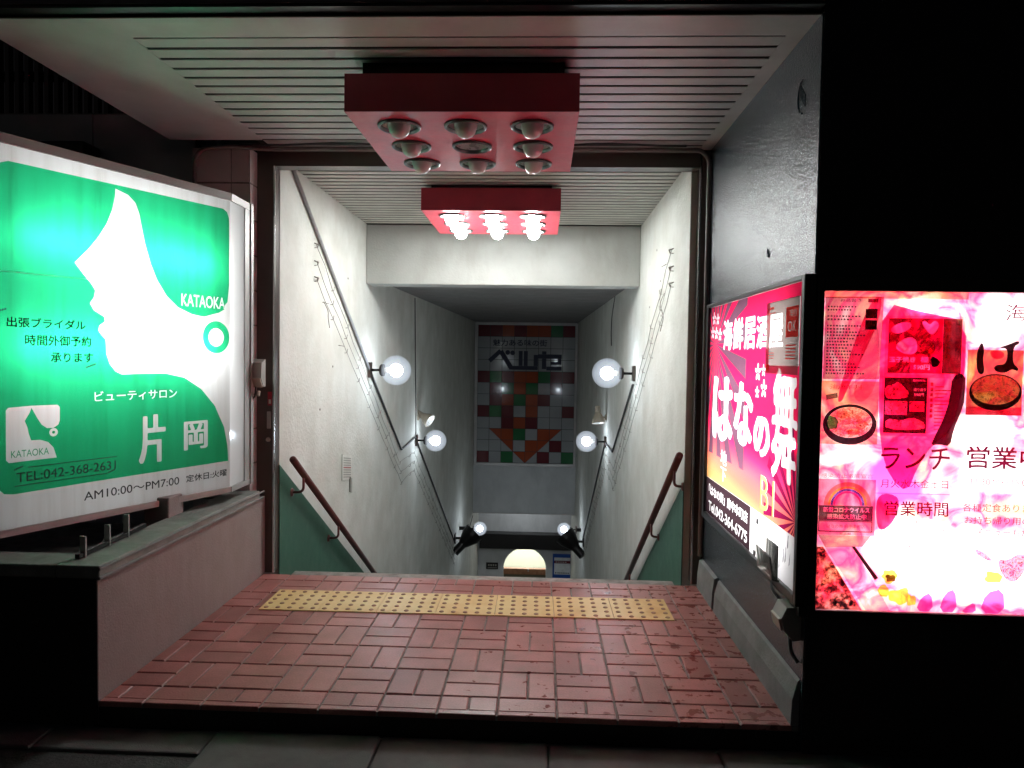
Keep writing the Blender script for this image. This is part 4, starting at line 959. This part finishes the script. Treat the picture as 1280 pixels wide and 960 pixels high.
pic('white_rule', [rect(1.153, .836, 1.40, .840)], 'strip_print', .0045)
# sheets taped over it
m1 = thing('menu_sheet', 'tall printed menu sheet with rows of small text taped top left on the menu lightbox', 'menu', (1.05, 2.44, 1.22))
sheet('paper', pf, [[(.961, 1.226), (1.149, 1.228), (1.157, 1.508), (.963, 1.506)]], 'paper_print', m1, .008)
text(pf, 'お品書き', (1.012, 1.489, 1.082, 1.500), 'ink_film', m1, .009)
sheet('red_stamp', pf, [rect(1.104, 1.488, 1.138, 1.500)], 'red_print', m1, .009)
rows_, v = [], 1.470
for k in range(22):
    w_ = .07 + .06 * random.random(); u = .970
    if k not in (2, 5): 
        while u < .970 + w_: 
            a = random.uniform(.005, .009); rows_.append(rect(u, v, u + a * .8, v + .0052)); u += a + .003
    v -= .0108
sheet('printed_text', pf, rows_, 'dim_film', m1, .009)
for v_ in (1.452, 1.414): 
    sheet('food_photo', pf, [rect(1.097, v_ - .018, 1.136, v_ + .014)], 'dark_print', m1, .009); sheet('food_photo', pf, [ell(1.116, v_ - .002, .016, .011)], 'food_pink', m1, .0095)
m2 = thing('bowl_poster', 'menu poster with a large black rice bowl picture below the menu sheet', 'poster', (1.05, 2.44, 1.0))
sheet('paper', pf, [rect(.958, 1.005, 1.150, 1.220), ell(1.056, 1.072, .091, .070)], 'salmon_print', m2, .008)
sheet('bowl_rim', pf, [ell(1.056, 1.072, .0905, .0695), ell(1.056, 1.079, .0745, .0525)], 'ink_film', m2, .008)
sheet('bowl_food', pf, [ell(1.056, 1.079, .0740, .0520)], 'food_pale', m2, .008)
film('shrimp_print', (.95, .50, .44)); film('rice_print', (1, .86, .80))
for k, (u, v, a, b, mm) in enumerate(((1.035, 1.105, .022, .013, 'shrimp_print'), (1.075, 1.10, .026, .014, 'rice_print'), (1.05, 1.065, .024, .018, 'rice_print'), (1.095, 1.07, .02, .017, 'shrimp_print'), (1.07, 1.045, .022, .010, 'shrimp_print'))): sheet('topping', pf, [blob(u, v, a, b, k + 9, .5)], mm, m2, .0072 - .0001 * k)
sheet('herb', pf, [blob(.998, 1.075, .020, .024, 4, .5)], 'leaf_print', m2, .009)
sheet('stamp', pf, [[(.973, 1.172), (1.012, 1.180), (1.013, 1.163), (.975, 1.154)]], 'dim_film', m2, .009)
text(pf, '海鮮丼', (.985, 1.192, 1.10, 1.208), 'grey_print', m2, .009)
m3 = thing('egg_poster', 'dark red poster of a rolled omelette with a heart shape', 'poster', (1.3, 2.44, 1.25))
heart = smooth_loop([(1.282, 1.422), (1.296, 1.430), (1.311, 1.413), (1.326, 1.431), (1.342, 1.422), (1.340, 1.403), (1.318, 1.374)], 2)
eggs = [smooth_loop([(1.178, 1.398), (1.205, 1.418), (1.236, 1.425), (1.255, 1.415), (1.24, 1.395), (1.20, 1.380)], 2), smooth_loop([(1.196, 1.335), (1.215, 1.360), (1.25, 1.375), (1.272, 1.36), (1.273, 1.318), (1.235, 1.312)], 2)]
lts = text_loops('玉子焼き', (1.180, 1.287, 1.268, 1.306), bold=.03) + text_loops('極', (1.285, 1.287, 1.312, 1.307), bold=.03) + text_loops('590円', (1.262, 1.262, 1.316, 1.280), bold=.03)
sheet('picture', pf, [rect(1.176, 1.250, 1.356, 1.436), heart] + eggs + lts, 'red_print', m3, .008)
sheet('border', pf, [rect(1.166, 1.240, 1.430, 1.444), rect(1.176, 1.250, 1.420, 1.436)], 'strip_print', m3, .008)
sheet('egg_slice', pf, [smooth_loop([(1.278, 1.365), (1.330, 1.362), (1.333, 1.314), (1.28, 1.312)], 2)], 'food_orange', m3, .009)
sheet('dish', pf, [smooth_loop([(1.32, 1.312), (1.350, 1.294), (1.345, 1.276), (1.325, 1.270), (1.32, 1.285)], 1)], 'ink_film', m3, .009)
sheet('side_strip', pf, [rect(1.3565, 1.250, 1.4195, 1.436)], 'brown_print', m3, .008)
text(pf, 'はのこだわり', (1.396, 1.300, 1.413, 1.430), 'ink_film', m3, .009, vertical=True)
sheet('side_mark', pf, [smooth_loop(rect(1.362, 1.300 + .022 * k, 1.383, 1.318 + .022 * k), 1) for k in range(6)], 'salmon_print', m3, .009)
m4 = thing('dish_poster', 'dark red poster with small dish photos under the omelette poster', 'poster', (1.25, 2.44, 1.05))
f1_ = smooth_loop([(1.17, 1.205), (1.199, 1.210), (1.214, 1.223), (1.236, 1.199), (1.250, 1.186), (1.245, 1.165), (1.187, 1.161), (1.171, 1.170)], 1)
f2c = smooth_loop([(1.228, 1.088), (1.262, 1.100), (1.287, 1.092), (1.307, 1.080), (1.307, 1.058), (1.177, 1.056), (1.175, 1.096)], 1)
ph = [rect(1.172, 1.108, 1.246, 1.155), rect(1.254, 1.120, 1.303, 1.155)]
sheet('picture', pf, [rect(1.168, 1.046, 1.311, 1.235), f1_, f2c] + ph + text_loops('素材の味を。', (1.262, 1.222, 1.306, 1.230)) + text_loops('造り盛り', (1.266, 1.190, 1.306, 1.200)) + text_loops('590円', (1.268, 1.172, 1.300, 1.183)), 'dark_print', m4, .008)
sheet('food_photo', pf, [f1_], 'food_pink', m4, .0085); sheet('food_photo', pf, [f2c], 'food_pink', m4, .0085)
for q in ph: sheet('food_photo', pf, [q], 'food_pink', m4, .0085)
sheet('border', pf, [rect(1.160, 1.036, 1.390, 1.2395), rect(1.168, 1.046, 1.311, 1.235), rect(1.318, 1.046, 1.382, 1.235)], 'strip_print', m4, .008)
sheet('side_text', pf, [rect(1.321, 1.10 + .018 * k, 1.330, 1.112 + .018 * k) for k in range(7)] + [rect(1.336, 1.06 + .012 * k, 1.336 + .03 + .012 * (k % 3), 1.063 + .012 * k) for k in range(13)], 'red_print', m4, .0085)
m5 = thing('rainbow_notice', 'pink paper notice with a rainbow and a grey text bar on the menu lightbox', 'notice', (1.05, 2.44, .7))
sheet('paper', pf, [rect(.957, .690, 1.151, .884)], 'pink_paper', m5, .008)
for k, (r0, r1, mm) in enumerate(((.080, .066, 'salmon_print'), (.0655, .058, 'yellow_print'), (.0575, .049, None), (.0485, .042, 'mauve_print'))):
    L = ell(1.057, .794, r0, r0, 30, 0, 180) + ell(1.057, .794, r1, r1, 30, 180, 0) if False else ell(1.057, .794, r0, r0, 30, 0, 180) + list(reversed(ell(1.057, .794, r1, r1, 30, 0, 180)))
    if mm is None: film('blue_print', (.20, .30, .85)); mm = 'blue_print'
    sheet('rainbow_stripe', pf, [L], mm, m5, .009)
sheet('text_bar', pf, [rect(.961, .741, 1.143, .793)] + text_loops('新型コロナウイルス', (.976, .769, 1.132, .787), bold=.02) + text_loops('感染拡大防止中', (.990, .746, 1.122, .764), bold=.02), 'dim_film', m5, .009)
sheet('text_frame', pf, [rect(.961, .702, 1.143, .740), rect(.964, .705, 1.140, .737)], 'ink_film', m5, .009)
text(pf, 'はなの舞 府中本町店', (.990, .715, 1.118, .728), 'grey_print', m5, .009)
text(pf, '感染防止徹底宣言', (.966, .888, 1.141, .903), 'grey_print', m5, .009)
text(pf, '東京都', (1.032, .692, 1.072, .7005), 'ink_film', m5, .0095)
sheet('lower_edge', pf, [[(.962, .6895), (1.140, .6895), (1.112, .652), (.986, .648)]], 'grey_print', m5, .008)

# ------------------------------------------------------------------ red lamp panels on the ceilings
BX, BY = (-.28, 0, .28), (-.275, .005, .29)
def lamp_panel(cx, cy, zb, ztop, lit, label, missing):
    t = thing('ceiling_lamp', label, 'ceiling light', (cx, cy, zb), 'square red lamp panels on the entrance ceilings')
    hx, hy, h = .467, .445, .15
    bm = BM()
    for a in ((-hx, -hx + .006, -hy, hy), (hx - .006, hx, -hy, hy), (-hx + .006, hx - .006, -hy, -hy + .006), (-hx + .006, hx - .006, hy - .006, hy)):
        box(bm, cx + a[0], cx + a[1], cy + a[2], cy + a[3], zb + .001, zb + h)
    box(bm, cx - hx + .006, cx + hx - .006, cy - hy + .006, cy + hy - .006, zb + h - .006, zb + h - .0005)
    obj('housing', bm, 'fixture_red', t)
    obj('mounting_base', B(cx - hx + .06, cx + hx - .06, cy - hy + .05, cy + hy - .05, zb + h, ztop), 'black_metal', t)
    pl = Plane((cx, cy, zb), (1, 0, 0), (0, -1, 0), (0, 0, -1))
    holes = [ell(x, -y, .080, n=28) for x in BX for y in BY]
    sheet('face_panel', pl, [rect(-hx, -hy, hx, hy)] + holes, 'fixture_red_worn', t, -.0005)
    for x in BX:
        for y in BY:
            M = Matrix.Translation((cx + x, cy + y, zb))
            obj('trim_ring', lathe(BM(), [(.076, .004), (.078, -.008), (.084, -.012), (.090, -.008), (.091, 0), (.076, .004)], M, 28), 'ring_metal', t, smooth=True)
            obj('reflector', lathe(BM(), [(.0795, .0), (.074, .04), (.055, .085), (.022, .105), (.0, .106)], M, 24), 'reflector', t, smooth=True)
            if (x, y) == missing: continue
            dd = 0 if lit else .013
            pr = [(.0, -.066), (.014, -.064), (.030, -.056), (.042, -.040), (.048, -.015), (.047, .012), (.038, .036), (.026, .06), (.016, .08), (.014, .10)]
            pr = [(a_, max(b_ + dd, b_ + dd * 1.0)) for a_, b_ in pr]
            obj('bulb', lathe(BM(), pr, M, 20), 'lit_bulb' if lit else 'frosted', t, smooth=True)
    return t
lamp_panel(-.333, 3.255, 2.252, ZC + .002, False, 'near red lamp panel with unlit bulbs and an empty middle socket', (BX[1], BY[1]))
lamp_panel(-.353, 5.165, 2.262, 2.443, True, 'far red lamp panel with all its bulbs lit', None)

# ------------------------------------------------------------------ globe wall lamps
def globe_lamp(loc, label):
    t = thing('globe_lamp', label, 'wall lamp', loc, 'globe lamps on the stair walls')
    x, y, z = loc
    obj('mount_plate', B(x, x + .025, y - .045, y + .045, z - .07, z + .07, .006), 'bronze', t)
    obj('arm', tube(BM(), [(x + .02, y, z), (x + .135, y, z)], .012, 10), 'black_metal', t, smooth=True)
    obj('collar', lathe(BM(), [(0, .0), (.045, .0), (.055, .012), (.055, .035), (.0, .036)], axis_frame((x + .105, y, z), (1, 0, 0)), 20), 'black_metal', t, smooth=False)
    M = axis_frame((x + .25, y, z), (1, 0, 0))
    obj('globe', lathe(BM(), sphere_prof(.136, -66, 90, 20), M, 32), 'globe_glass', t, smooth=True)
    obj('socket', lathe(BM(), [(0, -.055), (.020, -.057), (.024, -.075), (.024, -.105), (0, -.106)], M, 16), 'grey_plastic', t)
    obj('bulb', lathe(BM(), sphere_prof(.060, -90, 90, 16), M, 28), 'lit_globe_bulb', t, smooth=True)
    return t
g0 = globe_lamp((-1.555, 6.30, 1.157), 'lit globe lamp nearest on the left stair wall')
copy_tree(g0, (-1.555, 8.74, .236), 0, 'lit globe lamp on the left stair wall below the small beige spotlight')
copy_tree(g0, (-1.40, 13.72, -2.08), 0, 'lit globe lamp low on the left next to the black spotlight')
copy_tree(g0, (.847, 6.38, 1.160), math.pi, 'lit globe lamp nearest on the right stair wall')
copy_tree(g0, (.847, 9.0, .234), math.pi, 'lit globe lamp on the right stair wall below the small beige spotlight')
copy_tree(g0, (.76, 13.9, -2.10), math.pi, 'lit globe lamp low on the right behind the black spotlight')
for x0, x1, yy, zz in ((-1.555, -1.40, 13.72, -2.08), (.76, .847, 13.9, -2.10)):
    one('lamp_bracket', B(x0, x1, yy - .03, yy + .03, zz - .03, zz + .03), 'black_metal', 'dark bracket holding the low globe lamp on the %s wall' % ('left' if x0 < 0 else 'right'), 'bracket', ((x0 + x1) / 2, yy, zz))

def spot(loc, d, side, label, group, mat, s, bulbm=None):
    t = thing('spotlight', label, 'spotlight', loc, group)
    x, y, z = loc; hx = x + side * .17 * s; hc = Vector((hx, y, z - .01 * s))
    obj('wall_plate', B(min(x, x + side * .02), max(x, x + side * .02), y - .05 * s, y + .05 * s, z - .06 * s, z + .06 * s, .004), mat, t)
    obj('arm', tube(BM(), [(x, y, z), (hx, y, z)], .016 * s, 8), mat, t)
    M = axis_frame(hc, d)
    obj('head', lathe(BM(), [(0, -.24 * s), (.055 * s, -.24 * s), (.058 * s, -.10 * s), (.075 * s, -.07 * s), (.13 * s, .05 * s), (.14 * s, .12 * s), (.132 * s, .12 * s), (.07 * s, -.04 * s), (0, -.05 * s)], M, 20), mat, t, smooth=False)
    obj('reflector', lathe(BM(), [(.128 * s, .115 * s), (.10 * s, .04 * s), (0, -.02 * s)], M, 20), 'reflector', t, smooth=True)
    return t
spot((-1.555, 12.95, -2.08), (.62, .35, .62), 1, 'black spotlight low on the left stair wall aimed at the mosaic', 'black spotlights beside the low globes', 'black_metal', 1.42)
spot((.847, 13.0, -2.10), (-.62, .35, .62), -1, 'black spotlight low on the right stair wall aimed at the mosaic', 'black spotlights beside the low globes', 'black_metal', 1.42)
spot((-1.555, 8.86, .515), (.75, -.3, -.45), 1, 'small beige spotlight on the left stair wall above a globe lamp', 'small beige spotlights', 'beige_plastic', .62)
spot((.847, 9.03, .545), (.05, -.25, -1), -1, 'small beige spotlight on the right stair wall above a globe lamp', 'small beige spotlights', 'beige_plastic', .62)

# ------------------------------------------------------------------ pipes and wires on the stair walls
XA, XB = -1.540, 0.832
one('wall_conduit', tube(BM(), [(XA, 4.286, 2.433), (XA, 6.26, 1.165)], .013, 10), 'conduit_grey', 'pale grey conduit slanting down the left stair wall to the nearest globe', 'pipe', (XA, 5.2, 1.8), smooth=True)
bm = BM(); tube(bm, curve_pts([(XA, 6.32, 1.13), (XA, 7.755, .246), (XA, 8.645, .290), (XA - .008, 8.74, .24), (XA, 8.80, .19), (XA, 12.918, -2.169)], .03), .011, 8)
one('wall_cable', bm, 'cable_dark', 'dark cable running down the left stair wall between the lamps', 'cable', (XA, 8, .2), smooth=True)
bm = BM(); tube(bm, curve_pts([(XB, 6.40, 1.06), (XB, 8.07, .227), (XB, 8.95, .228), (XB + .008, 9.0, .22), (XB, 9.05, .19), (XB, 13.2, -2.15)], .03), .011, 8)
one('wall_cable', bm, 'cable_dark', 'dark cable running down the right stair wall between the lamps', 'cable', (XB, 8, .2), smooth=True)
def wires(x, side, starts, k1, k2, end, label, dang):
    t = thing('wire_run', label, 'wires', (x, starts[0][0], starts[0][1]))
    for n_, (s0, a, b, e) in enumerate(zip(starts, k1, k2, end)):
        path = [s0, a, b, e]; pts = []
        for p, q in zip(path, path[1:]):
            m = max(2, int(Vector((q[0] - p[0], q[1] - p[1])).length / .22))
            for k in range(m):
                f = k / m; y_, z_ = p[0] + (q[0] - p[0]) * f, p[1] + (q[1] - p[1]) * f
                pts.append((x + side * (.012 + .004 * math.sin(k * 2.1 + n_)), y_ + .006 * math.sin(k * 1.7 + n_), z_ + .008 * math.sin(k * 2.3 + n_ * 2)))
                if k % 2 == 0: obj('standoff', tube(BM(), [(x, y_, z_ - .02), (x + side * .02, y_, z_ - .018), (x + side * .022, y_ + .01, z_ + .012)], .0026, 5), 'wire_dark', t)
        pts.append((x + side * .012, e[0], e[1]))
        obj('wire', tube(BM(), pts, .0022, 5), 'wire_dark', t, smooth=True)
        obj('end_clamp', tube(BM(), [(x, s0[0], s0[1] + .012), (x + side * .03, s0[0] - .008, s0[1]), (x + side * .02, s0[0] + .01, s0[1] - .018)], [.004, .007, .003], 6), 'wire_dark', t)
    for d in dang: obj('loose_end', tube(BM(), curve_pts([(x + side * (.015 + .02 * (k % 2)), p[0], p[1]) for k, p in enumerate(d)], .03, 4), .003, 5), 'wire_dark', t, smooth=True)
wires(-1.555, 1, [(4.763, 2.033), (4.764, 1.914), (4.766, 1.806)], [(7.673, .115), (7.722, .0), (7.772, -.125)], [(8.546, .114), (8.552, -.005), (8.558, -.105)], [(12.90, -2.36), (12.93, -2.48), (12.96, -2.603)],
      'three thin bare wires on pins down the left stair wall', [[(4.93, 1.66), (4.97, 1.60), (5.03, 1.555), (5.0, 1.48)], [(4.90, 1.655), (4.98, 1.65)], [(5.30, 1.36), (5.37, 1.355)]])
wires(.847, -1, [(4.632, 1.996), (4.618, 1.881), (4.605, 1.776)], [(7.905, .06), (7.905, -.05), (7.905, -.167)], [(8.894, .09), (8.894, .0), (8.894, -.086)], [(12.8, -2.2), (12.82, -2.3), (12.839, -2.397)],
      'three thin bare wires on pins down the right stair wall', [[(4.86, 1.74), (4.92, 1.67), (4.86, 1.58), (4.87, 1.48)], [(4.80, 1.93), (4.87, 1.92)], [(4.98, 1.78), (4.93, 1.70)]])
one('hanging_cable', tube(BM(), [(-1.548, 8.553, 2.0), (-1.545, 8.60, 1.3), (-1.548, 8.70, .60), (-1.55, 8.72, .28)], .006, 6), 'cable_dark', 'thin dark cable hanging straight down the left stair wall to the second globe', 'cable', (-1.55, 8.6, 1.2))
one('hanging_cable', tube(BM(), curve_pts([(.84, 8.2, 2.01), (.838, 8.5, 1.8), (.838, 8.55, 1.6), (.84, 8.5, 1.45)], .1), .005, 6), 'cable_dark', 'short loose cable hanging from the lower ceiling on the right', 'cable', (.84, 8.3, 1.8))
one('hanging_cable', tube(BM(), curve_pts([(-1.50, 15.9, -2.32), (-1.46, 14.3, -2.36), (-1.48, 13.6, -2.25), (-1.5, 13.0, -2.2)], .1), .008, 6), 'cable_dark', 'dark cable looping to the low left spotlight', 'cable', (-1.5, 14, -2.3))
# nail holes and spots on plaster
for x, side, pts in ((-1.555, 1, [(5.2, 1.2), (4.9, .9), (5.6, 1.9)]), (.847, -1, [(5.3, 2.1), (5.1, 1.85), (5.05, 1.6), (5.6, 1.7), (5.45, 1.45)])):
    for y_, z_ in pts: one('nail', lathe(BM(), [(0, .004), (.007, .003), (.009, 0)], axis_frame((x, y_, z_), (side, 0, 0)), 8), 'wire_dark', 'old nail stub left in the plaster of the %s stair wall' % ('left' if x < 0 else 'right'), 'nail', (x, y_, z_), 'old nails in the %s stair wall' % ('left' if x < 0 else 'right'))
# small notice and plate on the left wall
t = thing('wall_notice', 'small white paper notice on the left stair wall above the handrail', 'notice', (-1.553, 5.6, .3))
pw = Plane((-1.553, 5.45, 0), (0, 1, 0), (0, 0, 1), (1, 0, 0))
hexa_b = BM(); hexa(hexa_b, [tuple(pw.p(u, v, .0)) for u, v in ((0, .30), (.28, .265), (.28, .46), (0, .506))], [tuple(pw.p(u, v, .004)) for u, v in ((0, .30), (.28, .265), (.28, .46), (0, .506))])
obj('paper', hexa_b, 'paper', t)
L = []
for k in range(9):
    v_ = .47 - k * .019
    L.append([(.03, v_), (.25, v_ - .036), (.25, v_ - .036 + .008), (.03, v_ + .008)])
sheet('printed_text', pw, L[:4] + L[5:], 'grey_plastic', t, .0055); sheet('red_line', pw, [L[4]], 'ink_red', t, .0055)
one('blank_plate', hexa(BM(), [tuple(pw.p(u, v, .0)) for u, v in ((.215, .17), (.265, .155), (.265, .275), (.215, .29))], [tuple(pw.p(u, v, .012)) for u, v in ((.215, .17), (.265, .155), (.265, .275), (.215, .29))]), 'grey_plastic', 'small grey blank plate under the white notice', 'plate', (-1.55, 5.69, .2))

# ------------------------------------------------------------------ handrails
def handrail(x, wall, y0, z0, slope, label, brk):
    t = thing('handrail', label, 'handrail', (x, y0, z0), 'red handrails beside the stairs')
    zz = lambda y: z0 - slope * (y - y0)
    bm = BM(); pts = [(x, y0, z0), (x, 7.6, zz(7.6))]; tube(bm, pts, .0215, 16)
    M = axis_frame((x, y0, z0), (0, -1, slope)); lathe(bm, [(.0215, 0), (.0205, .006), (.015, .012), (0, .015)], M, 16)
    obj('rail', bm, 'rail_red', t, smooth=True)
    for y_ in brk:
        bm = BM(); zr = zz(y_)
        tube(bm, curve_pts([(wall, y_, zr - .115), (x, y_, zr - .11), (x, y_, zr - .015)], .045, 6), .0085, 8)
        M = axis_frame((wall, y_, zr - .115), (1 if x > wall else -1, 0, 0)); lathe(bm, [(0, .012), (.022, .010), (.028, 0)], M, 14)
        obj('bracket', bm, 'rail_red', t, smooth=True)
handrail(-1.475, -1.550, 4.14, .655, .634, 'red handrail on the left stair wall', (4.33, 5.10, 6.2, 7.3))
handrail(.790, .842, 3.995, .745, .632, 'red handrail on the right stair wall', (4.13, 4.92, 6.02, 7.1))

# ------------------------------------------------------------------ tactile strip
t = thing('tactile_strip', 'yellow tactile paving strip across the brick floor at the stair top', 'tactile paving', (-.37, 3.59, 0))
ang = .009
for k in range(7):
    x0 = -1.398 + k * .2965; bm = BM()
    def tp(x, y, z): return (x - ang * (y - 3.59), y + ang * (x + .37), z)
    a, b = x0 + .0006, x0 + .2958
    hexa(bm, [tp(a, 3.441, .0012), tp(b, 3.441, .0012), tp(b, 3.741, .0012), tp(a, 3.741, .0012)], [tp(a + .001, 3.442, .0055), tp(b - .001, 3.442, .0055), tp(b - .001, 3.740, .0055), tp(a + .001, 3.740, .0055)])
    nf = len(bm.faces); sb = bm
    for i in range(5):
        for j in range(5):
            M = Matrix.Translation(tp(x0 + .029 + .0595 * i, 3.471 + .060 * j, .0054)); lathe(sb, [(0, .0042), (.0085, .004), (.0115, .002), (.0125, 0)], M, 10)
    ti = obj('tile', bm, 'tactile_yellow', t); ti.data.materials.append(MATS['stud_brown'])
    for f in ti.data.polygons[nf:]: f.material_index = 1
